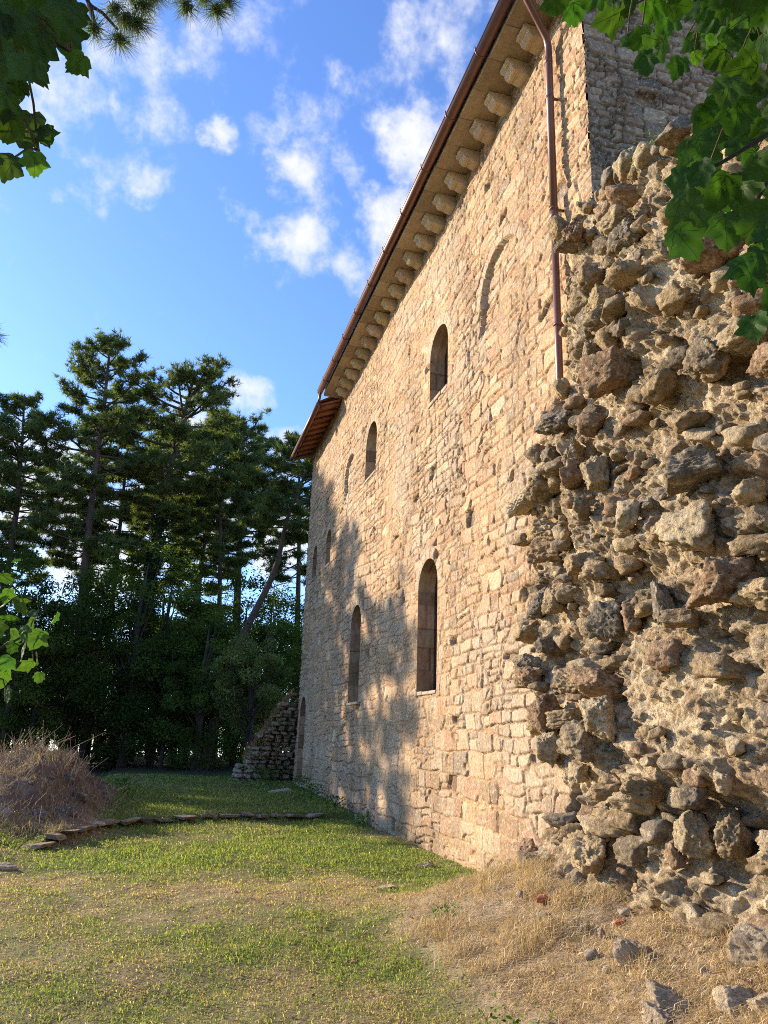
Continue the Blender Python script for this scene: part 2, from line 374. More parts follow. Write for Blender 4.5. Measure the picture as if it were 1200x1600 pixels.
    a = (0.35 * (1 - p) + 0.65 * sst(0.015, -0.01, p * hs - mort))[..., None]; a = np.clip(a + (1 - p)[..., None] * 0.65, 0, 1)
    c = pal[sid]
    if arches:
        for arch, k in marks:
            cc = np.array([0.48, 0.375, 0.255]) * (0.9 + 0.2 * R[(k * 7) % 50, 1])[..., None]; c = np.where(arch[..., None], cc, c)
    mcol = MORTAR * (0.62 + 0.38 * flush)[..., None] * (0.85 + 0.3 * (0.5 + 0.5 * noise(y * 1.3, z * 1.3, 0, seed + 12)))[..., None]
    c = c * (1 - a) + mcol * a
    c = c * (1 + 0.10 * fbm(y * 0.35, z * 0.35, 0, seed + 13, 3))[..., None]
    streak = sst(0.05, 0.7, fbm(y * 2.2, z * 0.25, 0, seed + 31, 4)); lich = sst(0.15, 0.6, fbm(y * 0.8, z * 0.8, 0, seed + 32, 5)); foot = sst(1.6, 0.1, z + 0.5 * fbm(y * 1.1, z, 0, seed + 33, 3))
    c = c * (1 - 0.20 * streak - 0.10 * foot)[..., None]; c = c * (1 - 0.4 * lich[..., None]) + 0.4 * lich[..., None] * np.array([0.40, 0.335, 0.25]) * (0.8 + 0.4 * p[..., None])
    c = np.where((deep & (p > 0.5))[..., None], c * 0.6, c)
    c = c * np.array([0.95, 0.885, 0.80])
    return h, np.clip(c, 0.01, 0.8), p
marks = []

WX = 4.1; Y0, Y1, ZT = 6.42, 24.3, 11.3
church = empty('stone_church', (WX, Y0, 0))
tag(church, 'long medieval stone church with tall sunlit side wall, corbelled eaves and narrow arched windows', 'church')
church.matrix_world  # base of the near corner
CH = np.array([WX, Y0, 0.0])
def cadd(name, V, faces, m, col=None, smooth=False, parent=None):
    return add(name, np.asarray(V) - CH, faces, m, parent or church, col, smooth)
def cbuild(mb, name, m, parent=None, smooth=False):
    mb.v = [v - CH for v in mb.v]; return mb.build(name, m, parent or church, smooth)

def facade():
    ys = [Y0 - 0.012]
    while ys[-1] < Y1: ys.append(ys[-1] + 0.0105 + 0.0011 * max(0, ys[-1] - 7))
    ys = np.array(ys); ys[-1] = Y1; zs = np.concatenate([np.arange(-0.25, 3, 0.0125), np.arange(3, ZT + 0.001, 0.0145)])
    Zg, Yg = np.meshgrid(zs, ys, indexing='ij'); nr, nc = Zg.shape
    ztop = np.where(Yg < 19.8, 11.05, 10.93)
    dyc = np.gradient(ys)[None, :] * np.ones_like(Zg)
    sd_all = np.full(Zg.shape, 9.0)
    Yv, Zv = Yg.copy(), np.minimum(Zg, ztop)
    for o in OPEN:
        f = lambda a, b: sd_arch(a, b, *o[1:5])
        s = f(Yv, Zv); e = 1e-3
        gy = (f(Yv + e, Zv) - f(Yv - e, Zv)) / (2 * e); gz = (f(Yv, Zv + e) - f(Yv, Zv - e)) / (2 * e)
        nrm = np.hypot(gy, gz) + 1e-9; gy /= nrm; gz /= nrm
        lim = 0.72 * np.maximum(dyc * np.abs(gy), 0.0145 * np.abs(gz)) + 1e-4
        mv = np.abs(s) < lim
        Yv = np.where(mv, Yv - s * gy, Yv); Zv = np.where(mv, Zv - s * gz, Zv)
        s = np.where(mv, 0.0, s)
        sd_all = np.minimum(sd_all, s)
    h, c, p = masonry(Yv, Zv, 3)
    near = sst(0.05, 0.0, sd_all); h = h * (1 - near) + 0.014 * near
    for b in BLIND:                              # walled-up openings: the filling lies back a hand's width
        s = sd_arch(Yv, Zv, *b); ins = sst(0.006, -0.012, s)
        h = h - 0.085 * ins * sst(0.0, 0.5, Zv - b[2] + 0.15 * noise(Yv * 3, Zv * 3, 0, 8))
    h = h + 0.03 * noise(Yv * 0.35, Zv * 0.35, 0, 91) * (1 - sst(0.3, 0.02, sd_all))
    X = WX - h
    V = np.stack([X, Yv, Zv], -1).reshape(-1, 3)
    Q = grid_quads(nr, nc)
    ins = (sd_all < -1e-6).ravel()
    keep = ~ins[Q].any(1)
    zt = (Zg > ztop + 0.02).ravel(); keep &= ~zt[Q].all(1)
    on = (np.abs(sd_all) <= 1e-6).ravel(); keep &= ~on[Q].all(1)
    Q = Q[keep]
    # far return edge
    used = np.unique(Q); rem = -np.ones(len(V), int); rem[used] = np.arange(len(used))
    V2 = V[used]; c2 = c.reshape(-1, 3)[used]; Q = rem[Q]
    far = rem[(np.arange(nr) * nc + nc - 1)]; far = far[far >= 0]
    sk = V2[far] + np.array([0.9, 0.0, 0]); n0 = len(V2)
    V2 = np.concatenate([V2, sk]); c2 = np.concatenate([c2, c2[far]])
    i = np.arange(len(far) - 1); Q = np.concatenate([Q, np.stack([far[:-1], n0 + i, n0 + i + 1, far[1:]], -1)])
    cadd('facing_wall', V2, (Q[:, ::-1], None), M_WALL, c2)
facade()

def end_wall():
    xs = np.arange(WX - 0.012, 13.0, 0.02); zs = np.arange(-0.2, 14.5, 0.02)
    Zg, Xg = np.meshgrid(zs, xs, indexing='ij')
    top = 11.05 + 0.62 * np.minimum(Xg - WX, 13.0 - Xg).clip(0)
    Zv = np.minimum(Zg, top)
    h, c, p = masonry((Xg + 1.3) * 1.3, Zv * 1.3, 29, big_z=-1, arches=False)
    V = np.stack([Xg, Y0 - h * 1.3, Zv], -1).reshape(-1, 3); Q = grid_quads(*Zg.shape)
    zt = (Zg > top + 0.03).ravel(); Q = Q[~zt[Q].all(1)]
    grey = c.mean(-1, keepdims=True) * np.array([1.42, 0.98, 0.60]); c = (0.5 * c + 0.5 * grey) * 0.8 * (0.5 + 0.5 * p[..., None])  # stone colour warmed to offset the blue skylight on this shaded side
    dark = sst(0.0, 0.5, fbm(Xg * 1.2, Zv * 1.2, 0, 77, 4))[..., None]; c = c * (1 - 0.35 * dark)
    cadd('end_wall', V, (Q, None), M_WALL, c.reshape(-1, 3))
    mb = MB(); mb.box((13.0, Y0, -0.2), (13.3, Y1, 11.05), (0.3, 0.24, 0.17)); mb.box((WX + 0.9, Y1 - 0.3, -0.2), (13.0, Y1, 10.9), (0.3, 0.24, 0.17))
    cbuild(mb, 'back_wall', M_WALL)
end_wall()

def reveal(o, idx):
    kind, yc, hw, z0, zs, dep = o
    na = 28; a = np.linspace(0, np.pi, na)
    zz = np.arange(z0, zs, 0.02)
    per = [(yc + hw, z) for z in zz] + [(yc + hw * math.cos(t), zs + hw * math.sin(t)) for t in a] + [(yc - hw, z) for z in zz[::-1]]
    per = np.array(per); n = len(per)
    nd = 14; dd = np.linspace(-0.014, dep, nd)
    r = np.random.default_rng(idx + 50)
    s = np.concatenate([[0], np.cumsum(np.hypot(*np.diff(per, axis=0).T))])
    b = [0.0]
    while b[-1] < s[-1]: b.append(b[-1] + r.uniform(0.2, 0.42))
    b = np.array(b); bi = np.searchsorted(b, s, side='right') - 1
    cols = np.array([(0.42, 0.27, 0.145), (0.46, 0.31, 0.17), (0.36, 0.22, 0.12), (0.43, 0.26, 0.15)])[r.integers(0, 4, len(b) + 1)] * r.uniform(0.62, 1.25, (len(b) + 1, 1))  # saturated browns paint in bounce light from the sunlit surfaces
    if kind == 'door': cols = cols * np.array([0.95, 0.8, 0.75])
    vs = r.uniform(0.3, 0.8, len(b) + 1) * dep
    e = np.minimum(s - b[bi], b[np.minimum(bi + 1, len(b) - 1)] - s); e = np.where(e < 0, 0.02, e)
    tn = np.gradient(per, axis=0); tn /= np.linalg.norm(tn, axis=1)[:, None] + 1e-9
    nrm = np.stack([-tn[:, 1], tn[:, 0]], -1)     # points into the opening or out of it
    cen = np.array([yc, (z0 + zs) / 2]); sg = np.sign(((cen - per) * nrm).sum(1)); nrm *= sg[:, None]
    V = np.zeros((n, nd, 3)); C = np.zeros((n, nd, 3))
    for j, d in enumerate(dd):
        ev = np.minimum(e, np.abs(d - vs[bi]) + (0.02 if idx % 2 else 0.0))
        k = sst(0.012, 0.0, ev) * (0 if j == 0 else 1)
        off = -0.02 * k + (0 if j == 0 else 1) * 0.010 * fbm(s * 9, d * 14 + 0 * s, 0, idx, 3)
        P = per + nrm * off[:, None] + 0.0
        V[:, j, 0] = WX + d; V[:, j, 1:] = P
        C[:, j] = cols[bi] * (1 - 0.6 * k[:, None])
    rv = cadd('jamb', V.reshape(-1, 3), (grid_quads(n, nd), None), M_TRIM, C.reshape(-1, 3))
    return rv
def openings():
    for i, o in enumerate(OPEN):
        kind, yc, hw, z0, zs, dep = o
        w = bpy.data.objects.new('doorway' if kind == 'door' else 'window', None); COL.objects.link(w); w.parent = church
        w.location = Vector((WX, yc, z0)) - Vector(CH)
        def sub(ob): 
            ob.parent = w; ob.data.transform(Matrix.Translation(Vector(CH) - Vector((WX, yc, z0)))); return ob
        sub(reveal(o, i))
        # pane or door leaf closing the back of the recess
        a = np.linspace(0, np.pi, 24); out = [(yc + hw * math.cos(t), zs + hw * math.sin(t)) for t in a] + [(yc - hw, z0 - 0.02), (yc + hw, z0 - 0.02)]
        x = WX + dep - 0.012
        V = [(x, y, z) for y, z in out] + [(x, yc, (z0 + zs) / 2)]
        T = [(len(out), (k + 1) % len(out), k) for k in range(len(out))]
        if kind == 'door':
            mb = MB()
            for k in range(6):
                ya = yc - hw + k * 2 * hw / 6; yb = ya + 2 * hw / 6 - 0.006
                zt = zs + math.sqrt(max(0.0, hw * hw - (max(abs(ya - yc), abs(yb - yc)) - 0.001) ** 2)) if max(abs(ya - yc), abs(yb - yc)) < hw else zs
                mb.box((x - 0.03, ya, z0), (x, yb, zt), np.array((0.16, 0.085, 0.06)) * rnd.uniform(0.8, 1.15))
            sub(cbuild(mb, 'door_leaf', M_WOOD))
            sub(cadd('door_backing', V, (None, T), M_GLASS))
        else: sub(cadd('pane', V, (None, T), M_GLASS))
        # sill of rough slabs
        mb = MB(); yy = yc - hw - (0.02 if kind != 'door' else 0.12); ye = yc + hw + (0.02 if kind != 'door' else 0.2)
        while yy < ye - 0.05:
            ln = min(rnd.uniform(0.25, 0.5), ye - yy); hgt = rnd.uniform(0.05, 0.075) if kind != 'door' else 0.2
            lo = np.array((WX - rnd.uniform(0.03, 0.05), yy + 0.006, z0 - hgt)); hi = np.array((WX + dep - 0.02, yy + ln - 0.006, z0 + rnd.uniform(0.0, 0.015)))
            mb.box(lo, hi, np.array((0.42, 0.33, 0.23)) * rnd.uniform(0.85, 1.15)); yy += ln
        so = sub(cbuild(mb, 'sill', M_TRIM)); bv = so.modifiers.new('bevel', 'BEVEL'); bv.width = 0.012; bv.segments = 2
openings()

def eaves():
    YA, YB = Y0 - 0.25, 19.78; ZS = 10.97
    mb = MB(); y = YA                               # stone slabs of the cornice
    while y < YB - 0.01:
        ln = min(rnd.uniform(0.56, 0.62), YB - y)
        mb.box((3.50 + rnd.uniform(-0.006, 0.006), y + 0.003, ZS + rnd.uniform(-0.004, 0.004)), (WX + 0.1, y + ln - 0.003, ZS + 0.085), np.array((0.34, 0.265, 0.17)) * rnd.uniform(0.75, 1.2)); y += ln  # slab colour darkened to stand for the shade under the eaves
    o = cbuild(mb, 'cornice', M_TRIM); bv = o.modifiers.new('bevel', 'BEVEL'); bv.width = 0.008; bv.segments = 2
    # corbels
    prof = [(0.0, 0.0), (-0.40, 0.0), (-0.405, -0.075), (-0.385, -0.105), (-0.35, -0.115), (-0.335, -0.14), (-0.33, -0.19), (-0.30, -0.225), (-0.26, -0.25), (-0.21, -0.235), (-0.20, -0.255), (-0.12, -0.29), (0.0, -0.30)]
    proto = None
    ks = list(range(22))
    for k in ks:
        yc = 7.36 - 0.59 + k * 0.59
        if yc > 19.6: break
        bm = bmesh.new(); wd = rnd.uniform(0.105, 0.13)
        lo = [bm.verts.new((x, -wd, z)) for x, z in prof]; hi = [bm.verts.new((x, wd, z)) for x, z in prof]
        n = len(prof)
        for i in range(n): bm.faces.new((lo[i], lo[(i + 1) % n], hi[(i + 1) % n], hi[i]))
        bm.faces.new(lo[::-1]); bm.faces.new(hi)
        bmesh.ops.recalc_face_normals(bm, faces=bm.faces)
        bmesh.ops.bevel(bm, geom=[e for e in bm.edges], offset=0.010, segments=2, affect='EDGES'); bmesh.ops.subdivide_edges(bm, edges=[e for e in bm.edges if e.calc_length() > .06], cuts=3, use_grid_fill=True)
        V = np.array([v.co[:] for v in bm.verts]); bm.faces.ensure_lookup_table()
        V = V * np.array((rnd.uniform(.92, 1.04), 1, rnd.uniform(.68, .80))); V = V + 0.005 * np.stack([fbm(V[:, 0] * 12 + k * 3, V[:, 1] * 12, V[:, 2] * 12, 3 + i, 3) for i in range(3)], -1)
        me = bpy.data.meshes.new('corbel'); bm.to_mesh(me); bm.free(); me.vertices.foreach_set('co', V.astype(np.float32).ravel())
        at_ = me.color_attributes.new('col', 'FLOAT_COLOR', 'POINT'); c = np.ones((len(V), 4), np.float32); c[:, :3] = np.array((0.48, 0.38, 0.25)) * rnd.uniform(0.75, 1.15) * (1, rnd.uniform(.95, 1.05), rnd.uniform(.85, 1.1)); at_.data.foreach_set('color', c.ravel())
        me.materials.append(M_TRIM); ob = bpy.data.objects.new('corbel', me); COL.objects.link(ob); ob.parent = church
        ob.location = (0.02, yc - Y0 + rnd.uniform(-.02, .02), ZS - 0.006); ob.rotation_euler = (rnd.uniform(-.03, .03), 0, rnd.uniform(-.05, .05))
    # roof: corrugated terracotta, hardly seen from below
    def roof(ya, yb, xe, ze, xt, slope, name, zoff=0.0):
        ny = int((yb - ya) / 0.04); ys = np.linspace(ya, yb, ny); xs = np.concatenate([[xe], np.linspace(xe, xt, 24)])
        X, Y = np.meshgrid(xs, ys, indexing='ij'); wv = 0.035 * np.abs(np.sin(Y * np.pi / 0.2)); Z = ze + (X - xe) * slope + wv + 0.02
        Z[0] = ze - 0.03
        c = np.array((0.36, 0.17, 0.09)) * (0.75 + 0.5 * _h((Y / 0.2).astype(int), (X / 0.35).astype(int), 0 * X.astype(int), 5))[..., None]
        return cadd(name, np.stack([X, Y, Z], -1).reshape(-1, 3), (grid_quads(*X.shape), None), M_TILE, c.reshape(-1, 3))
    roof(YA - 0.05, YB + 0.05, 3.42, 11.10, 8.55, 0.62, 'roof'); 
    b = roof(YA - 0.05, Y1, 13.75, 11.05, 8.55, -0.0, 'roof')
    V = np.array([v.co[:] for v in b.data.vertices]); V[:, 2] += (13.75 - WX - V[:, 0]) * 0.62; b.data.vertices.foreach_set('co', V.astype(np.float32).ravel())
    # main gutter, brackets, outlet and downpipe
    GX, GZ, r = 3.40, 11.10, 0.085
    a = np.linspace(np.pi, 2 * np.pi, 15); yy = np.array([YA - 0.02, YB + 0.03])
    V = []; 
    for y in yy:
        V += [(GX + r * math.cos(t), y, GZ + r * math.sin(t)) for t in a]
    for y in yy:
        V += [(GX + (r - 0.006) * math.cos(t), y, GZ + (r - 0.006) * math.sin(t)) for t in a]
    n = len(a); Q = [(i, i + 1, n + i + 1, n + i) for i in range(n - 1)] + [(2 * n + i, 3 * n + i, 3 * n + i + 1, 2 * n + i + 1) for i in range(n - 1)]
    Q += [(i, 2 * n + i, 2 * n + i + 1, i + 1) for i in range(n - 1)] + [(n + i, n + i + 1, 3 * n + i + 1, 3 * n + i) for i in range(n - 1)]
    Q += [(0, n, 3 * n, 2 * n), (n - 1, 3 * n - 1, 4 * n - 1, 2 * n - 1)]
    g = cadd('gutter', V, (Q, None), M_METAL, None, True)
    mb = MB(); mb.tube([(GX - r, YA, GZ), (GX - r, YB, GZ)], 0.011, 8); cbuild(mb, 'gutter_bead', M_METAL, None, True).parent = g
    y = 6.75
    while y < YB:
        mb = MB(); mb.tube([(GX + (r + 0.007) * math.cos(t), y, GZ + (r + 0.007) * math.sin(t)) for t in np.linspace(np.pi * 0.93, 2 * np.pi, 12)], 0.012, 6)
        mb.tube([(GX - r - 0.008, y, GZ - 0.01), (GX - r - 0.012, y, GZ + 0.06)], 0.010, 6)
        ob = cbuild(mb, 'gutter_bracket', M_METAL, None, True); ob.parent = g
        y += 1.22
    mb = MB(); P = [(GX, 6.72, GZ - 0.06), (GX, 6.72, GZ - 0.16), (GX + 0.03, 6.74, GZ - 0.24), (3.70, 6.90, 10.70), (3.92, 7.02, 10.52), (3.965, 7.06, 10.42), (3.97, 7.07, 10.28), (3.97, 7.08, 7.75)]
    mb.tube(P, 0.048, 14); mb.tube([(3.97, 7.08, 7.80), (3.97, 7.10, 4.2)], 0.044, 14)
    for z in (10.2, 7.8): mb.tube([(3.97, 7.075, z - 0.05), (3.97, 7.075, z + 0.05)], 0.053, 14)
    dp = cbuild(mb, 'downpipe', M_METAL, None, True)
    for z in (9.6, 7.9, 6.3):
        m2 = MB(); m2.tube([(3.97, 7.08, z - 0.015), (3.97, 7.08, z + 0.015)], 0.056, 14); m2.box((3.99, 7.065, z - 0.012), (WX + 0.02, 7.095, z + 0.012)); cbuild(m2, 'pipe_bracket', M_METAL).parent = dp
    # lower eaves of the far bay: rafters and bare brick boards
    ya, yb = 19.86, 24.55; xo, zo, zi = 3.46, 10.66, 10.93
    sl = (zi - zo) / (WX - xo)
    mb = MB(); y = ya
    while y < yb:
        e = min(y + 0.15, yb)
        V = [(xo, y + .003, zo + 0.06), (WX + .1, y + .003, zi + 0.06 + .1 * sl), (WX + .1, e - .003, zi + 0.06 + .1 * sl), (xo, e - .003, zo + 0.06)]
        V = V + [(a_, b_, c_ + 0.04) for a_, b_, c_ in V]
        mb.put(V, [(0,1,2,3),(4,7,6,5),(0,4,5,1),(2,6,7,3),(3,7,4,0)], None, np.array((0.40, 0.17, 0.085)) * rnd.uniform(0.75, 1.2)); y = e
    cbuild(mb, 'soffit', M_TILE)
    for k in range(10):
        y = ya + 0.12 + k * 0.49; mb = MB()
        V = [(xo + 0.02, y - .05, zo - 0.03), (WX + .05, y - .05, zi - 0.035), (WX + .05, y + .05, zi - 0.035), (xo + 0.02, y + .05, zo - 0.03)]
        V = V + [(a_, b_, c_ + 0.1) for a_, b_, c_ in V]
        mb.put(V, [(0,3,2,1),(4,5,6,7),(0,1,5,4),(1,2,6,5),(2,3,7,6),(3,0,4,7)], None, np.array((0.30, 0.13, 0.07)) * rnd.uniform(0.8, 1.15))
        cbuild(mb, 'rafter', M_WOOD)
    roof(ya, yb, xo - 0.06, zo + 0.13, 8.55, 0.60, 'roof')
    mb = MB(); mb.tube([(xo - 0.075, ya - 0.05, zo + 0.05), (xo - 0.075, yb, zo + 0.05)], 0.075, 12); cbuild(mb, 'gutter', M_METAL, None, True)
    mb = MB(); mb.tube([(GX, YB - 0.05, GZ - 0.06), (GX, YB + 0.02, GZ - 0.2), (GX - 0.02, ya + 0.06, zo + 0.1)], 0.04, 10); cbuild(mb, 'downpipe', M_METAL, None, True)
eaves()

# ------------------------------------------------------------------ rocks
_ico = {}
def ico(sub):
    if sub not in _ico:
        bm = bmesh.new(); bmesh.ops.create_icosphere(bm, subdivisions=sub, radius=1.0)
        V = np.array([v.co[:] for v in bm.verts]); V /= np.linalg.norm(V, axis=1)[:, None]
        _ico[sub] = (V, np.array([[v.index for v in f.verts] for f in bm.faces])); bm.free()
    return _ico[sub]
def rock(size, seed, sub=4, boxy=0.3, rough=0.06):
    r = np.random.default_rng(seed); D, T = ico(sub)
    n = r.normal(size=(17, 3)); n /= np.linalg.norm(n, axis=1)[:, None]; hgt = r.uniform(0.55, 0.95, 17)
    ax = np.concatenate([np.eye(3), -np.eye(3)]); ax = ax + r.normal(size=(6, 3)) * 0.22; ax /= np.linalg.norm(ax, axis=1)[:, None]
    n = np.concatenate([n, ax]); hgt = np.concatenate([hgt + boxy * 0.35, r.uniform(0.62, 0.8, 6) + (0.3 - boxy) * 0.4])
    dn = D @ n.T; rad = np.where(dn > 0.05, hgt / np.maximum(dn, 0.05), 9).min(1); rad = np.minimum(rad, 1.15)
    o = r.uniform(0, 50, 3); P = D * rad[:, None]
    q = P * 2.2 + o
    d = rough * (1.1 * fbm(q[:, 0], q[:, 1], q[:, 2], 7, 3) - 0.9 * np.abs(fbm(q[:, 0] * 2.3, q[:, 1] * 2.3, q[:, 2] * 3.2, 23, 3)) + 0.9 * fbm(q[:, 0] * 4, q[:, 1] * 4, q[:, 2] * 6, 9, 3) * (1 - np.abs(fbm(q[:, 0], q[:, 1], q[:, 2] * 1.6, 19, 2))))
    lay = 0.06 * np.abs(noise(q[:, 0] * .5, q[:, 1] * .5, q[:, 2] * 3.4, 13))
    P = P * (1 + d - lay)[:, None]
    return P * np.asarray(size) * 0.5 / 0.8, T, P
ROCKCOL = np.array([(0.38, 0.265, 0.14), (0.29, 0.215, 0.125), (0.45, 0.32, 0.165), (0.37, 0.235, 0.13), (0.25, 0.20, 0.135), (0.49, 0.375, 0.215), (0.34, 0.24, 0.125)])
def rot(ax, ay, az):
    return np.array(Matrix.Rotation(az, 3, 'Z') @ Matrix.Rotation(ay, 3, 'Y') @ Matrix.Rotation(ax, 3, 'X'))
def rock_geo(loc, size, seed, sub=4, boxy=0.3, tilt=0.2, yaw=None, rough=0.06, base=None):
    r = np.random.default_rng(seed + 991)
    V, T, P = rock(size, seed, sub, boxy, rough)
    R = rot(r.normal() * tilt, r.normal() * tilt, r.normal() * 0.4 if yaw is None else yaw); V = V @ R.T
    c = ROCKCOL[r.integers(0, len(ROCKCOL))] if base is None else np.array(base)
    k = 0.5 + 0.5 * fbm(P[:, 0] * 1.5 + seed, P[:, 1] * 1.5, P[:, 2] * 1.5, 4, 4)
    C = c[None] * (0.72 + 0.55 * k[:, None]); C = C * r.uniform(0.85, 1.2)
    up = sst(0.2, 0.8, V[:, 2] / (np.abs(V[:, 2]).max() + 1e-6)) * sst(0.35, 0.7, k)
    C = C * (1 - 0.2 * up[:, None]) + 0.2 * up[:, None] * np.array((0.24, 0.20, 0.14))
    return V + np.asarray(loc), T, C
def rock_thing(name, label, cat, loc, size, seed, group=None, parent=None, **kw):
    V, T, C = rock_geo((0, 0, 0), size, seed, **kw)
    o = add(name, V, (None, T), M_ROCK, parent, C); o.location = loc
    if label: tag(o, label, cat, group)
    return o

# ------------------------------------------------------------------ ruined wall with its torn rubble core
LE = np.array([(0.0, 8.9), (0.35, 8.65), (0.8, 7.3), (1.2, 6.85), (1.45, 7.1), (1.8, 7.55), (2.4, 7.8), (3.0, 7.85), (3.9, 8.0), (4.5, 7.92), (4.85, 7.62), (5.2, 7.25), (5.6, 6.9), (6.4, 6.85), (7.1, 6.85), (7.6, 6.8), (8.2, 6.5)])
TOP = np.array([(0.5, 2.2), (1.6, 3.2), (2.6, 4.6), (3.2, 5.6), (3.8, 6.2), (4.2, 6.35), (4.56, 6.55), (4.9, 6.8), (5.26, 7.05), (5.5, 7.2), (5.8, 7.25), (6.1, 7.3), (6.5, 7.35), (6.85, 7.3), (7.2, 7.3), (8, 7.3), (9.2, 7.3)])
def left_edge(z): return np.interp(z, LE[:, 0], LE[:, 1])
def top_z(y): return np.interp(y, TOP[:, 0], TOP[:, 1])
def worley(u, v, seed):
    iu, iv = np.floor(u).astype(int), np.floor(v).astype(int)
    d1 = np.full(u.shape, 9.0); d2 = np.full(u.shape, 9.0); idx = np.zeros(u.shape, int); lx = np.zeros(u.shape); ly = np.zeros(u.shape)
    for a in (-1, 0, 1):
        for b in (-1, 0, 1):
            cu, cv = iu + a, iv + b; z = np.zeros_like(cu)
            pu = cu + 0.12 + 0.76 * _h(cu, cv, z, seed); pv = cv + 0.12 + 0.76 * _h(cu, cv, z, seed + 1)
            du, dv = u - pu, v - pv; d = np.maximum(np.abs(du), np.abs(dv)) * 0.5 + np.hypot(du, dv) * 0.5
            less = d < d1
            d2 = np.where(less, d1, np.minimum(d2, d)); idx = np.where(less, cu * 7919 + cv, idx); lx = np.where(less, du, lx); ly = np.where(less, dv, ly); d1 = np.where(less, d, d1)
    return d1, d2, idx, lx, ly
def ruin_base(y, z):                             # X of the torn face
    inn = left_edge(z) + 0.12 * noise(y * 2.2, z * 3.2, 0, 61) - y
    b = 0.02 + 0.32 * sst(-0.12, 0.55, inn) + 0.16 * sst(0.3, 3.2, inn) + 0.13 * fbm(y * 0.8, z * 0.9, 0, 62, 3) * sst(-0.1, 0.6, inn)
    b = b - 0.34 * sst(-0.0, -0.35, inn)
    b = b + 0.12 * sst(1.5, 0.1, z) * sst(0.0, 0.9, inn) * sst(7.9, 6.5, y) - 0.16 * sst(5.6, 7.4, z) * sst(0.1, 0.8, inn)
    b = b + 0.14 * sst(2.6, 1.9, z) * sst(1.1, 1.5, z) * sst(0.2, 0.8, inn)
    return WX - b
ruin = empty('ruined_wall', (WX, 5.0, 0.3))
tag(ruin, 'broken stub of rough rubble masonry with protruding boulders, in front of the smooth church wall', 'ruined wall')
RB = np.array([WX, 5.0, 0.3])
MORTAR_R = np.array([0.72, 0.555, 0.335])
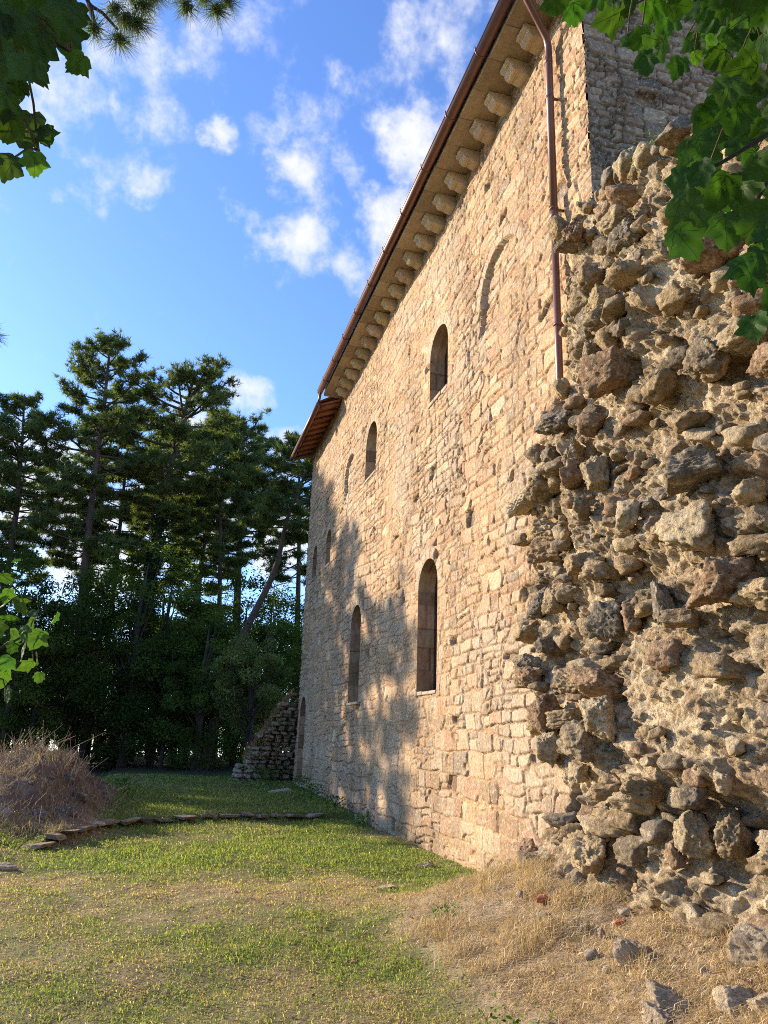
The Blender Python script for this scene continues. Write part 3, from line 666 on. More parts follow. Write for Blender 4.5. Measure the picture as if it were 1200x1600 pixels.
def build_ruin():
    ys = np.concatenate([np.arange(0.5, 3.2, 0.02), np.arange(3.2, 8.95, 0.0115)]); nv = 560
    t = np.linspace(0, 1, nv)
    Yg, Tg = np.meshgrid(ys, t, indexing='ij')
    tz = top_z(Yg) + 0.10 * fbm(Yg * 2.6, 0 * Yg, 0, 81, 4) + 0.06 * noise(Yg * 7, 0 * Yg, 0, 83)
    s = Tg * (tz + 0.2 + 1.35); Zf = np.minimum(-0.2 + s, tz); back = np.clip(s - tz - 0.2, 0, None)
    X0 = ruin_base(Yg, Zf)
    # two sizes of broken stones in lime mortar
    wy = Yg + 0.05 * fbm(Yg * 4, Zf * 4, 0, 63, 2); wz = Zf + back * 0.6 + 0.04 * fbm(Yg * 4, Zf * 4, 0, 64, 2) + 0.18 * Yg * 0.0
    h = np.zeros_like(Yg); c = np.ones(Yg.shape + (3,)) * MORTAR_R
    c = c * (0.85 + 0.3 * (0.5 + 0.5 * fbm(Yg * 3, Zf * 3, back, 65, 3)))[..., None]
    h = h + 0.028 * fbm(Yg * 5, Zf * 5, back * 5, 66, 4) + 0.016 * fbm(Yg * 24, Zf * 24, back * 20, 67, 3) - 0.02 * np.abs(fbm(Yg * 13, Zf * 15, back * 13, 69, 3))
    for (su, sv, sd, hm, cov) in ((3.8, 6.0, 101, 0.060, 0.5), (8.5, 11.5, 140, 0.026, 0.45), (22, 26, 180, 0.012, 0.4), (40, 46, 220, 0.008, 0.5)):
        d1, d2, idx, lx, ly = worley(wy * su + 0.25 * wz * 3, wz * sv - 0.5 * wy, sd)
        q = np.zeros_like(idx); ra = _h(idx, q, q, sd + 3); rb = _h(idx, q, q, sd + 4); rc = _h(idx, q, q, sd + 5); rd = _h(idx, q, q, sd + 6)
        e = d2 - d1; p = sst(0.03, 0.15, e) * (ra < cov)
        hs = hm * (0.25 + 0.9 * rb) + hm * 1.3 * (rc - 0.5) * lx + hm * 1.3 * (rd - 0.5) * ly
        hs = hs + hm * 0.22 * fbm(wy * su * 1.6, wz * sv * 1.2, idx * 0.13, sd + 7, 3)
        h = h + p * hs
        pc = ROCKCOL[(np.abs(idx) % 7)] * (0.85 + 0.45 * rc)[..., None]
        p3 = (p * (0.9 if su < 20 else 0.4))[..., None]; c = c * (1 - p3) + pc * p3
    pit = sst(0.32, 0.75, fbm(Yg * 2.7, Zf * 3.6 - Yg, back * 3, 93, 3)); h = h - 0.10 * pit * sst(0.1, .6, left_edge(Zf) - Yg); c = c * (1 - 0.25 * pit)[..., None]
    inn = left_edge(Zf) - Yg
    fade = sst(-0.25, 0.25, inn)
    h = h * (0.25 + 0.75 * fade)
    X = X0 - h
    rnd_edge = np.exp(-((s - tz - 0.2) / 0.18) ** 2) * 0.05
    X = X + back + rnd_edge * (back > 0)
    Z = Zf + h * 0.9 * sst(0, 0.15, back) - 0.12 * sst(0.4, 1.3, back) + 0.02 * fbm(Yg * 9, back * 9, 0, 68, 3)
    X = np.minimum(X, 5.4)
    c = np.clip(c, 0.02, 0.95)
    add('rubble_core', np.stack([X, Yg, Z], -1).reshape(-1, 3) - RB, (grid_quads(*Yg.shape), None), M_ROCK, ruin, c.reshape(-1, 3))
    # protruding stones, read off the photograph: (Y, Z, width, height)
    big = [(5.34,4.77,.62,.36),(5.68,3.93,.34,.35),(6.87,4.16,.44,.25),(6.9,3.71,.49,.25),(6.91,3.5,.48,.21),(4.36,3.51,.48,.23),(4.45,3.1,.48,.32),(4.21,2.68,.42,.3),
           (4.89,2.63,.25,.35),(5.29,2.6,.24,.27),(5.7,2.64,.33,.31),(4.6,2.49,.32,.17),(6.38,4.73,.47,.25),(5.66,4.42,.3,.2),(5.89,3.65,.26,.16),(5.16,3.39,.26,.24),
           (4.65,4.3,.32,.16),(3.88,4.35,.5,.2),(4.42,4.44,.27,.18),(6.4,5.1,.23,.2),(6.04,4.25,.27,.3),(3.96,3.24,.22,.17),(4.53,3.98,.29,.16),(5.73,2.9,.18,.16),
           (7.22,3.03,.24,.34),(6.72,2.95,.29,.27),(6.98,2.55,.35,.16),(5.77,2.08,.48,.2),(5.57,1.83,.36,.34),(5.87,1.63,.38,.32),(6.66,1.86,.35,.33),(7.22,1.77,.26,.13),
           (6.52,1.57,.29,.28),(4.76,2.23,.3,.21),(4.24,2.12,.34,.18),(6.05,1.38,.22,.18),(5.67,1.26,.3,.13),(5.03,1.32,.4,.2),(4.58,1.3,.28,.18),(4.69,1.08,.3,.3),
           (4.38,1.09,.3,.28),(5.86,.78,.34,.28),(5.33,.87,.3,.22),(4.27,1.4,.18,.14),(4.85,.91,.15,.18),(6.72,7.28,.30,.27),(5.85,6.91,.23,.2),(5.04,5.97,.32,.24),
           (5.25,6.25,.45,.16),(5.76,6.43,.26,.19),(5.63,5.91,.31,.22),(5.37,5.31,.42,.24),(4.87,5.43,.36,.15),(4.46,4.97,.32,.18),(7.83,.5,.32,.24),(7.40,.74,.24,.15),(7.24,.51,.34,.25)]
    r = np.random.default_rng(5); rest = []
    for i in range(560):
        y = r.uniform(3.3, 8.3); z = r.uniform(0.3, 7.4)
        if y > left_edge(z) - 0.12 or z > top_z(y) - 0.1: continue
        if any(abs(y - b[0]) < b[2] * 0.5 and abs(z - b[1]) < b[3] * 0.6 for b in big): continue
        w = 0.10 + 0.28 * r.random() ** 1.7; rest.append((y, z, w, w * r.uniform(0.38, 0.7)))
    for y in np.arange(3.4, 6.6, 0.17):           # along the broken crest
        w = r.uniform(0.14, 0.34); rest.append((y, top_z(y) + r.uniform(-0.06, 0.05), w, w * r.uniform(.5, .8)))
    rest.sort(key=lambda b: -b[2] * b[3] / (1 + 0.0 * b[0]))
    nbig = 98 - len(big)
    def geo(b, i, isbig):
        y, z, w, hh = b; f = 1.0; w *= f; hh *= f; dep = w * r.uniform(0.6, 0.9)
        x = float(ruin_base(np.array(y), np.array(z))) - (0.07 if isbig else 0.04) - dep * (0.24 if isbig else 0.10)
        x = min(x, WX - 0.10)
        return rock_geo((0, 0, 0), (dep, w, hh), 300 + i, sub=(5 if w * hh > 0.07 else 4) if isbig else 3, boxy=r.uniform(0.05, 0.6), tilt=0.16, yaw=r.normal() * 0.35, rough=0.11), np.array((x, y, z))
    for i, b in enumerate(big + rest[:nbig]):
        (V, T, C), L = geo(b, i, i < len(big) or b[2] > .25)
        o = add('protruding_stone', V, (None, T), M_ROCK, ruin, C); o.location = L - RB
    mb = MB()
    for i, b in enumerate(rest[nbig:]):
        (V, T, C), L = geo(b, 2000 + i, False); mb.put(V + L - RB, None, T, C)
    tag(mb.build('small_stones', M_ROCK, ruin), kind='stuff')
build_ruin()

def blades(x, y, z, ln, wd, lean, az, colr, name, m, curl=0.4):
    n = len(x); d = np.stack([np.cos(az), np.sin(az), np.zeros(n)], -1); sd = np.stack([-np.sin(az + 0.9), np.cos(az + 0.9), np.zeros(n)], -1)
    base = np.stack([x, y, z], -1); up = np.array([0, 0, 1.0])
    h1 = 0.55 * ln[:, None]
    midp = base + d * (np.sin(lean) * 0.45 * ln)[:, None] + up * (np.cos(lean) * 0.55 * ln)[:, None]
    tip = base + d * (np.sin(np.clip(lean + curl, 0, 1.75)) * ln)[:, None] + up * (np.cos(np.clip(lean + curl, 0, 1.6)) * ln)[:, None]
    w = wd[:, None]
    V = np.stack([base - sd * w * .5, base + sd * w * .5, midp - sd * w * .42, midp + sd * w * .42, tip], 1).reshape(-1, 3)
    i = np.arange(n) * 5; Q = np.stack([i, i + 1, i + 3, i + 2], -1); T = np.stack([i + 2, i + 3, i + 4], -1)
    return add(name, V, (Q, T), m, None, np.repeat(colr, 5, axis=0))
# far stub of a ruined wall beyond the door
def far_stub():
    st = empty('ruined_wall', (3.2, 25.2, 0.1)); tag(st, 'low stepped ruin of tumbled stones beyond the far doorway, sloping up to the church corner', 'ruined wall')
    B = np.array((3.2, 25.2, 0.1)); r = np.random.default_rng(8); mb = MB(); k = 0
    prof = lambda x: np.interp(x, [2.25, 2.55, 2.95, 3.45, 4.0, 4.8], [0.45, 0.8, 1.35, 2.15, 2.9, 3.3])
    z = 0.05
    while z < 3.1:
        hh = r.uniform(0.10, 0.17); x = 2.3 + r.uniform(0, .1)
        while x < 4.75:
            w = r.uniform(0.18, 0.38)
            if z + hh < prof(x + w / 2) + 0.12 * r.normal():
                V, T, C = rock_geo((x + w / 2, 24.95 + 0.25 * r.normal() * 0.3 + 0.12 * max(0, z - .8), z + hh / 2), (w * 1.2, 0.5, hh * 1.32), 5000 + k, 3, 0.95, 0.05, yaw=r.normal() * .05, rough=0.05, base=(0.42, 0.35, 0.26) if x < 3.0 else (0.34, 0.22, 0.13)); mb.put(V - B, None, T, C)
                V, T, C = rock_geo((x + w / 2, 25.45 + 0.1 * r.normal(), z + hh / 2), (w * 1.2, 0.6, hh * 1.25), 6000 + k, 2, 0.5, 0.06, yaw=0); mb.put(V - B, None, T, C)
                k += 1
            x += w
        z += hh
    mb.build('masonry', M_ROCK, st)
    n = 1500; x = r.uniform(2.6, 4.05, n); z = prof(x) * np.where(r.random(n) < .6, 1, r.random(n)) + r.normal(size=n) * .05; y = 24.85 + r.random(n) * .5 + 0.12 * np.clip(z - .8, 0, 9) - .25 * (z < prof(x) - .15)
    a = r.random((n, 1)); col = (np.array((0.42, 0.27, 0.12)) * a + np.array((0.28, 0.16, 0.08)) * (1 - a)) * r.uniform(.7, 1.3, (n, 1))
    g_ = blades(x - B[0], y - B[1], z - B[2], r.uniform(.12, .3, n), r.uniform(.012, .02, n), np.clip(r.normal(.6, .4, n), .05, 1.5), r.uniform(0, 6.28, n), col, 'dead_grass', M_STRAW); g_.parent = st
far_stub()

# loose stones, kerb stones and bricks ------------------------------------------------
def gz(x, y): return float(ground(np.array(x), np.array(y)))
LOOSE = [(3.18, 4.78, .24, .24, .26, 'pointed pale boulder alone in the straw below the ruin'), (3.80, 4.62, .34, .2, .3, 'streaked grey slab leaning on the foot of the ruin at the frame edge'),
         (3.10, 4.02, .26, .2, .2, 'squared lichen-spotted block at the bottom right of the straw slope'), (2.86, 4.20, .34, .24, .15, 'flat weathered slab half buried in straw beside the squared block'),
         (3.36, 4.02, .2, .2, .2, 'grey stone cut by the right frame edge beside the squared block'), (2.66, 3.98, .2, .2, .16, 'small light stone in front of the flat slab in the straw'),
         (3.22, 6.45, .14, .14, .14, 'small pale stone in the straw below the foot of the wall'), (2.55, 8.95, .28, .2, .05, 'thin flat stone lying on bare soil at the wall foot'),
         (3.55, 10.45, .34, .2, .1, 'flat stone lying at the foot of the church wall'), (3.2, 20.9, .75, .5, .2, 'broad flat slab in the grass in front of the far doorway'),
         (-1.58, 10.4, .34, .2, .07, 'flat grey slab in the grass at the left frame edge')]
def on_ground(px, py):
    t = np.linspace(2.0, 30, 4000); v = direction(px, py); P = EYE + v * t[:, None]; k = np.argmax(P[:, 2] < ground(P[:, 0], P[:, 1])); return float(P[k, 0]), float(P[k, 1])
SP = [(998, 1506), (1182, 1500), (1150, 1576), (1052, 1572), (1196, 1582), (1030, 1594), (852, 1440)]
LOOSE = [((*on_ground(*SP[i]),) + l[2:]) if i < len(SP) else l for i, l in enumerate(LOOSE)]
for i, (x, y, a, b, c, lab) in enumerate(LOOSE):
    rock_thing('loose_stone', lab, 'stone', (x, y, gz(x, y) + c * 0.06), (a, b, c), 700 + i, None, boxy=0.7, tilt=0.14, sub=5, rough=0.09, base=(0.52, 0.40, 0.255))
for i, (x, y, s, lab) in enumerate([(3.55, 8.15, .15, 'orange brick fragment beside the stepped blocks at the wall foot'), (3.05, 6.0, .11, 'orange brick fragment lying in the upper straw'), (3.25, 5.25, .09, 'small red brick chip below the right part of the ruin'), (3.72, 5.35, .1, 'red brick chip close under the ruin face')]):
    o = rock_thing('brick_fragment', lab, 'brick', (x, y, gz(x, y) + s * 0.25), (s * 1.3, s * 0.9, s * 0.6), 800 + i, None, sub=3, boxy=0.6, base=(0.50, 0.16, 0.07))
def edging():
    d = np.concatenate([[0], np.cumsum(np.hypot(*np.diff(EDGE, axis=0).T))]); s = 0.4; k = 0
    while s < d[-1] - 0.1:
        ln = rnd.uniform(0.26, 0.6); m = s + ln / 2
        x, y = np.interp(m, d, EDGE[:, 0]), np.interp(m, d, EDGE[:, 1]); x2, y2 = np.interp(m + .1, d, EDGE[:, 0]), np.interp(m + .1, d, EDGE[:, 1])
        yaw = math.atan2(y2 - y, x2 - x)
        pale = 2.9 < m < 3.4
        rock_thing('edging_stone', 'flat stone in the low kerb line crossing the lawn', 'kerb stone', (x, y, gz(x, y + .3) - 0.035 + rnd.uniform(-.008, .008)), (ln * 1.1, 0.34, rnd.uniform(.08, .11)), 900 + k, 'edging stones across the lawn', boxy=0.95, tilt=0.04, yaw=yaw + rnd.uniform(-.05, .05), rough=0.05, base=(0.55, 0.47, 0.38) if pale else (0.36, 0.27, 0.18))
        s += ln * rnd.choice([0.93, 0.95, 0.96]); k += 1
edging()
def mound_rocks():
    r = np.random.default_rng(77); k = 0
    spots = [(-0.95, 17.4), (-1.15, 17.9), (-1.3, 16.6), (-1.05, 16.2), (-1.45, 15.6), (-1.7, 15.0), (-1.35, 14.6), (-1.9, 14.2), (-1.6, 13.5), (-2.1, 13.2), (-0.85, 18.2), (-1.6, 17.0), (-1.0, 19.0),
             (-2.4, 13.8), (-2.2, 15.2), (-1.25, 13.9), (-1.8, 12.6), (-2.5, 12.8), (-1.5, 16.1), (-1.2, 15.3), (-2.7, 14.6), (-0.9, 16.8), (-1.15, 18.6)]
    for x, y in spots:
        w = 0.12 + 0.26 * r.random() ** 1.8
        rock_thing('rock', 'grey rock sticking out of the dry grassy mound', 'rock', (x, y, gz(x, y) + 0.02), (w, w * r.uniform(.6, .9), w * r.uniform(.4, .7)), 1200 + k, 'rocks on the dry mound', sub=4, boxy=0.5, tilt=0.35, base=np.array((0.25, 0.19, 0.135)) * r.uniform(.75, 1.3)); k += 1
mound_rocks()

# ------------------------------------------------------------------ grass, straw, weeds
def leaf_cloud(cent, nrm, size, r, asp=0.55):
    """rhombic leaves at points"""
    n = len(cent); a = r.normal(size=(n, 3)); a -= nrm * (a * nrm).sum(1, keepdims=True); a /= np.linalg.norm(a, axis=1, keepdims=True) + 1e-9; b = np.cross(nrm, a)
    s = size[:, None]; up = nrm * s * 0.12
    V = np.stack([cent - a * s * .5, cent + b * s * asp * .5 + up, cent + a * s * .5, cent - b * s * asp * .5 + up], 1).reshape(-1, 3)
    i = np.arange(n) * 4; return V, np.stack([i, i + 1, i + 2, i + 3], -1)
def unit(n, r):
    v = r.normal(size=(n, 3)); return v / np.linalg.norm(v, axis=1, keepdims=True)
def grass():
    r = np.random.default_rng(1)
    def sample(n, x0, x1, y0, y1):               # denser close to the lens
        u = r.random(n); y = 1 / (1 / y0 + u * (1 / y1 - 1 / y0)); return r.uniform(x0, x1, n), y
    x, y = sample(420000, -3.2, 4.05, 3.2, 26.5)
    ok = (x / y > -0.27) & (x / y < 1.0)
    x, y = x[ok], y[ok]
    g = greenness(x, y); tk = r.random(len(x))
    tal = sst(1.75, 2.35, x - 0.12 * (y - 5)) * (1 - sst(7.4, 8.6, y)); mnd = sst(-0.7, -1.15, x) * sst(12.4, 13.8, y) * (1 - sst(21, 23, y))
    keep = (r.random(len(x)) > 0.85 * np.maximum(tal, mnd)) & (r.random(len(x)) < 0.45 + 0.55 * sst(-0.6, 0.2, fbm(x * 1.8, y * 1.8, 0, 55, 3)))
    x, y, g, tk = x[keep], y[keep], g[keep], tk[keep]; n = len(x)
    isg = tk < 0.10 + 0.80 * g
    a = r.random((n, 1)); col = np.where(isg[:, None], GREEN_A * (1 - a) + GREEN_B * a, DRY_A * (1 - a) + DRY_B * a) * r.uniform(0.55, 1.4, (n, 1))
    sc = 0.75 + 0.5 * sst(6, 20, y)
    ln = np.where(isg, r.uniform(0.018, 0.055, n), r.uniform(0.025, 0.065, n)) * sc * (1 + 0.4 * (g > .75) + 0.4 * sst(.1, .8, fbm(x * 5, y * 5, 0, 59, 2))); wd = r.uniform(0.003, 0.006, n) * (1 + 0.22 * np.clip(y - 4, 0, 14))
    o = blades(x, y, ground(x, y) - 0.004, ln, wd, np.where(isg, r.uniform(0.1, 1.2, n), r.uniform(0.5, 1.55, n)), r.uniform(0, 6.283, n), col, 'grass', M_GRASS)
    tag(o, 'patchy short lawn, part green and part dried yellow', 'grass', kind='stuff')
    rl = np.random.default_rng(19); n = 900; lx, ly = rl.uniform(-2.2, 3.6, n), 1 / (1 / 3.4 + rl.random(n) * (1 / 15 - 1 / 3.4)); nr = np.stack([rl.normal(size=n) * .35, rl.normal(size=n) * .35, np.ones(n)], -1); nr /= np.linalg.norm(nr, axis=1, keepdims=True)
    V, Q = leaf_cloud(np.stack([lx, ly, ground(lx, ly) + rl.uniform(.012, .045, n)], -1), nr, rl.uniform(.02, .055, n), rl, .6)
    tag(add('fallen_leaves', V, (Q, None), M_STRAW, None, np.repeat(np.array([(0.30, 0.15, 0.07), (0.42, 0.28, 0.13), (0.20, 0.11, 0.06)])[rl.integers(0, 3, n)] * rl.uniform(.7, 1.3, (n, 1)), 4, axis=0)), 'small brown fallen leaves scattered over the lawn', 'fallen leaves', kind='stuff')
    # straw on the slope under the ruin
    x, y = sample(200000, 1.6, 4.0, 3.2, 9.0)
    tal = sst(1.75, 2.45, x - 0.12 * (y - 5) + 0.3 * noise(x * 1.5, y * 1.5, 0, 44)) * (1 - sst(7.6, 8.8, y)); keep = r.random(len(x)) < tal * (0.38 + 0.62 * sst(-0.35, 0.45, fbm(x * 4, y * 4, 0, 56, 3)))
    x, y = x[keep], y[keep]; n = len(x); a = r.random((n, 1))
    col = (STRAW_A * (1 - a) + STRAW_B * a) * r.uniform(0.45, 1.35, (n, 1))
    tall = sst(0.1, 0.7, fbm(x * 2.2, y * 2.2, 0, 57, 3))
    o = blades(x, y, ground(x, y) - 0.005, r.uniform(0.04, 0.13, n) * (1 + 0.7 * tall), r.uniform(0.0025, 0.005, n), np.clip(r.normal(1.2 - 0.6 * tall, 0.45, n), 0.02, 1.57), r.uniform(0, 6.283, n), col, 'straw', M_STRAW)
    tag(o, 'dry straw and dead grass on the slope under the rubble', 'straw', kind='stuff')
    mb = MB(); rp = np.random.default_rng(66)
    for i in range(260):
        px_, py_ = rp.uniform(1.9, 3.9), rp.uniform(3.6, 8.6)
        if px_ - 0.12 * (py_ - 5) < 2.5 + 0.2 * abs(rp.normal()): continue
        w_ = 0.015 + 0.07 * rp.random() ** 4
        V, T, C = rock_geo((px_, py_, float(ground(np.array(px_), np.array(py_))) + w_ * .25), (w_ * 1.2, w_, w_ * .7), 4000 + i, 2, .3, .5, base=(0.56, 0.45, 0.32) if i % 3 else (0.44, 0.33, 0.21)); mb.put(V, None, T, C)
    tag(mb.build('pebbles', M_ROCK), 'small stones strewn through the straw below the ruin', 'pebbles', kind='stuff')
    # dead grass on the mound
    n = 20000; y = r.uniform(12.3, 21.5, n); x = r.uniform(-3.6, -0.65, n)
    keep = (r.random(n) < sst(-0.75, -1.2, x) * (0.25 + 0.75 * sst(-0.4, 0.3, fbm(x * 1.3, y * 1.3, 0, 58, 3)))); x, y = x[keep], y[keep]; n = len(x); a = r.random((n, 1))
    col = (np.array((0.46, 0.34, 0.20)) * (1 - a) + np.array((0.27, 0.19, 0.12)) * a) * r.uniform(0.7, 1.25, (n, 1))
    crest = np.exp(-((x + 1.9) / 0.5) ** 2)
    o = blades(x, y, ground(x, y) - 0.01, r.uniform(0.05, 0.15, n) * (1 + 1.2 * crest * sst(-.2, .5, noise(x * 2, y * 1.2, 0, 78))), r.uniform(0.008, 0.014, n), np.clip(r.normal(0.6, 0.4, n), 0.02, 1.5), r.uniform(0, 6.283, n), col, 'dead_grass', M_STRAW)
    tag(o, 'reddish dead grass hanging over the stony mound', 'dead grass', kind='stuff')
grass()
def dry_bushes():
    r = np.random.default_rng(3)
    for k, (x, y, n, hgt, lab) in enumerate([(-1.85, 16.6, 420, 0.42, 'tallest dry reddish bush with long bare stalks on top of the mound'), (-2.7, 15.6, 420, 0.34, 'grey tangle of dry twigs on the left side of the mound'), (-2.3, 14.2, 200, 0.3, 'low dry brown bush on the near slope of the mound')]):
        B = np.array((x, y, gz(x, y))); t = empty('dry_bush', B); tag(t, lab, 'bush'); mb = MB()
        for i in range(n):
            b = np.array((r.normal() * 0.62, r.normal() * 0.8, -0.03)); b[2] += gz(x + b[0], y + b[1]) - B[2]
            d = np.array((r.normal() * 0.4, r.normal() * 0.4, 1.0)); L = hgt * r.uniform(0.2, 1.0) ** 1.3 * (0.55 + 0.9 * (0.5 + 0.5 * math.sin(b[0] * 7 + b[1] * 5 + k))) * (1.9 if (i % 60 == 0 and k < 2) else 1)
            p = [b, b + d * L * .5, b + d * L + np.array((r.normal(), r.normal(), 0)) * 0.12 * L * 2]
            mb.tube(p, [0.006, 0.005, 0.003], 3, np.array((0.42, 0.30, 0.185) if k != 1 else (0.34, 0.28, 0.22)) * r.uniform(.7, 1.3), cap=False)
            if i % 2:
                q = p[1]; mb.tube([q, q + np.array((r.normal() * .2, r.normal() * .2, .2 * r.random() + .05)) * hgt], [0.004, 0.002], 3, np.array((0.32, 0.20, 0.13)) * r.uniform(.7, 1.2), cap=False)
        mb.build('twigs', M_STRAW, t)
dry_bushes()
def weeds():
    r = np.random.default_rng(13)
    for k, (x, y, hgt, rad, lab) in enumerate([(3.85, 21.6, .4, .3, 'leafy weed clump beside the far doorway sill'), (3.75, 19.2, .35, .3, 'dark green weed clump at the wall foot behind the kerb line'), (3.8, 17.2, .28, .22, 'small weed at the wall end of the kerb line'), (3.85, 14.9, .25, .2, 'single green weed against the shaded wall foot'),
              (3.15, 23.6, .45, .5, 'wide patch of tall weeds under the far ruin'), (-0.6, 19.6, .35, .3, 'green weed clump at the far right end of the dry mound'), (2.05, 4.4, .14, .26, 'low bright green weed patch at the bottom of the photo beside the straw'), (2.45, 6.6, .1, .12, 'tiny green sprig in the straw under the stepped blocks')]):
        B = np.array((x, y, gz(x, y))); n = int(700 * max(rad, .2)); c = r.normal(size=(n, 3)) * np.array((rad * .5, rad * .5, 0)) + np.array((0, 0, 1)) * (hgt * r.random((n, 1)) ** 0.8)
        V, Q = leaf_cloud(c, unit(n, r) * np.array((1, 1, .6)), r.uniform(.04, .09, n) * (.5 if hgt < .2 else 1), r, .4)
        o = add('weed', V, (Q, None), M_LEAF, None, np.repeat(np.array((0.07, 0.13, 0.03)) * r.uniform(.6, 1.4, (n, 1)), 4, axis=0)); o.location = B; tag(o, lab, 'weed')
    # tuft on the ruin's crest
    n = 260; c = r.normal(size=(n, 3)) * np.array((.12, .16, .05)) + np.array((0, 0, .08)); V, Q = leaf_cloud(c, unit(n, r), r.uniform(.03, .06, n), r, .25)
    p = at(1045, 262, 4.95); o = add('weed', V, (Q, None), M_LEAF, None, np.repeat(np.array((0.13, 0.17, 0.05)) * r.uniform(.6, 1.4, (n, 1)), 4, axis=0)); o.location = (3.86, 4.95, 6.80); tag(o, 'yellowish green tuft growing near the crest of the rubble wall', 'weed')
weeds()

# ------------------------------------------------------------------ trees
def pine(H, c0, R, lean=(0, 0), seed=0, r0=0.24, ntuft=1.0, curve=None, dens=1.0, top_round=0.6):
    r = np.random.default_rng(seed); tk = MB(); tt = np.linspace(0, 1, 16)
    wob = np.stack([0.18 * np.sin(tt * 5 + r.uniform(0, 6)), 0.18 * np.sin(tt * 4 + r.uniform(0, 6))], -1) * tt[:, None]
    if curve is None: path = np.stack([lean[0] * tt + wob[:, 0], lean[1] * tt + wob[:, 1], H * tt - 0.2 * (1 - tt)], -1)
    else:
        cv = np.array(curve, float); cs = np.linspace(0, 1, len(cv)); path = np.stack([np.interp(tt, cs, cv[:, i]) for i in range(3)], -1)
        for _ in range(2): path[1:-1] = (path[:-2] + 2 * path[1:-1] + path[2:]) / 4
    tk.tube(path, r0 * (1 - 0.82 * tt) * (1 + 0.25 * np.exp(-tt * 20)), 9, (0.15, 0.10, 0.07))
    C = []; D = []
    def P(t): return np.array([np.interp(t, tt, path[:, i]) for i in range(3)])
    nb = int(52 * dens)
    for i in range(nb):
        f = (i + r.random() * .8) / nb; t = c0 + (0.985 - c0) * f
        az = i * 2.399 + r.normal() * .5; prof = (0.55 + 0.45 * math.sin(min(1, f / 0.45) * math.pi / 2)) * (1 - max(0, (f - top_round) / (1 - top_round)) ** 1.6 * 0.8)
        L = R * prof * r.uniform(0.55, 1.1); el = -0.05 + 0.55 * f ** 1.5 + r.normal() * 0.12
        d = np.array((math.cos(az) * math.cos(el), math.sin(az) * math.cos(el), math.sin(el))); b = P(t)
        pts = [b, b + d * L * .35 + (0, 0, -.03 * L), b + d * L * .7 + (0, 0, 0.0), b + d * L + (0, 0, .10 * L)]
        tk.tube(pts, np.array([0.055, 0.042, 0.028, 0.012]) * (0.5 + 0.22 * L) * (r0 / .24), 5, (0.13, 0.095, 0.07), cap=False)
        pts = np.array(pts); side = np.array((-d[1], d[0], 0.0)); side /= np.linalg.norm(side) + 1e-9
        for j in range(int(5 + 2 * L)):
            u = r.uniform(0.4, 1.0); q = np.array([np.interp(u, [0, .35, .7, 1], pts[:, k]) for k in range(3)])
            sd = side * r.choice([-1, 1]) * r.uniform(.3, 1) + d * r.uniform(.2, .8) + np.array((0, 0, r.uniform(-.05, .22))); sl = L * r.uniform(.12, .34) * (1.25 - u * .5)
            e = q + sd * sl
            if sl > .25: tk.tube([q, q + sd * sl * .55 + (0, 0, -.02), e], [0.016, 0.012, 0.006], 3, (0.11, 0.08, 0.06), cap=False)
            for m in range(4 + int(sl * 7 * ntuft)):
                w = r.uniform(0.35, 1.1); C.append(q + (e - q) * w + r.normal(size=3) * np.array((.13, .13, .06))); D.append(sd * .5 + np.array((0, 0, .7)))
        C.append(pts[3]); D.append(d)
    for i in range(int(9 * dens)):                 # dead stubs under the crown
        t = r.uniform(c0 * .45, c0); az = r.uniform(0, 6.28); L = r.uniform(.6, 2.0); b = P(t); d = np.array((math.cos(az), math.sin(az), r.uniform(-.2, .3)))
        tk.tube([b, b + d * L * .5 + (0, 0, .05), b + d * L], [.03, .02, .008], 4, (0.12, 0.09, 0.07), cap=False)
    C = np.array(C); D = np.array(D); D /= np.linalg.norm(D, axis=1, keepdims=True); k = 15; n = len(C) * k
    dd = np.repeat(D, k, 0) * 0.55 + unit(n, r); dd /= np.linalg.norm(dd, axis=1, keepdims=True); b = np.repeat(C, k, 0) + r.normal(size=(n, 3)) * .03
    sd = np.cross(dd, unit(n, r)); sd /= np.linalg.norm(sd, axis=1, keepdims=True) + 1e-9; L = r.uniform(.16, .30, (n, 1)); w = r.uniform(.013, .024, (n, 1))
    V = np.stack([b - sd * w, b + sd * w, b + dd * L], 1).reshape(-1, 3)
    lum = np.repeat(r.uniform(.65, 1.35, len(C)), k)[:, None] * r.uniform(.85, 1.15, (n, 1)); hue = np.repeat(r.random(len(C)), k)[:, None]
    col = (np.array((0.155, 0.165, 0.050)) * (1 - hue) + np.array((0.085, 0.125, 0.048)) * hue) * lum
    T = np.arange(n * 3).reshape(-1, 3)
    return tk, V, T, np.repeat(col, 3, 0)
def plant_pine(x, y, label, group, geo, rz=0.0, sc=1.0):
    t = empty('pine_tree', (x, y, gz(x, y) - 0.1), rz); t.scale = (sc, sc, sc); tag(t, label, 'tree', group)
    tk, V, T, col = geo
    tk.build('trunk', M_BARK, t, True); add('crown', V, (None, T), M_NEEDLE, t, col)
    return t
GP = 'pines of the wood behind the church'
pA = plant_pine(-3.05, 32.0, 'tallest pine with a broad dense crown and straight reddish trunk', GP, pine(18.0, 0.46, 2.75, (-1.0, 0), 1, 0.24, 1.35, dens=1.25))
pB = plant_pine(-1.75, 33.0, 'dark ivy-wrapped pine leaning right, next to the tallest pine', GP, pine(17.0, 0.60, 2.6, (1.5, 0), 2, 0.30, 1.1, dens=1.15, top_round=.8))
pC = plant_pine(2.45, 36.0, 'slender straight pine between the ivy-wrapped pine and the bent pine', GP, pine(16.2, 0.52, 2.3, (-0.9, 0), 3, 0.17, 1.0, dens=.9))
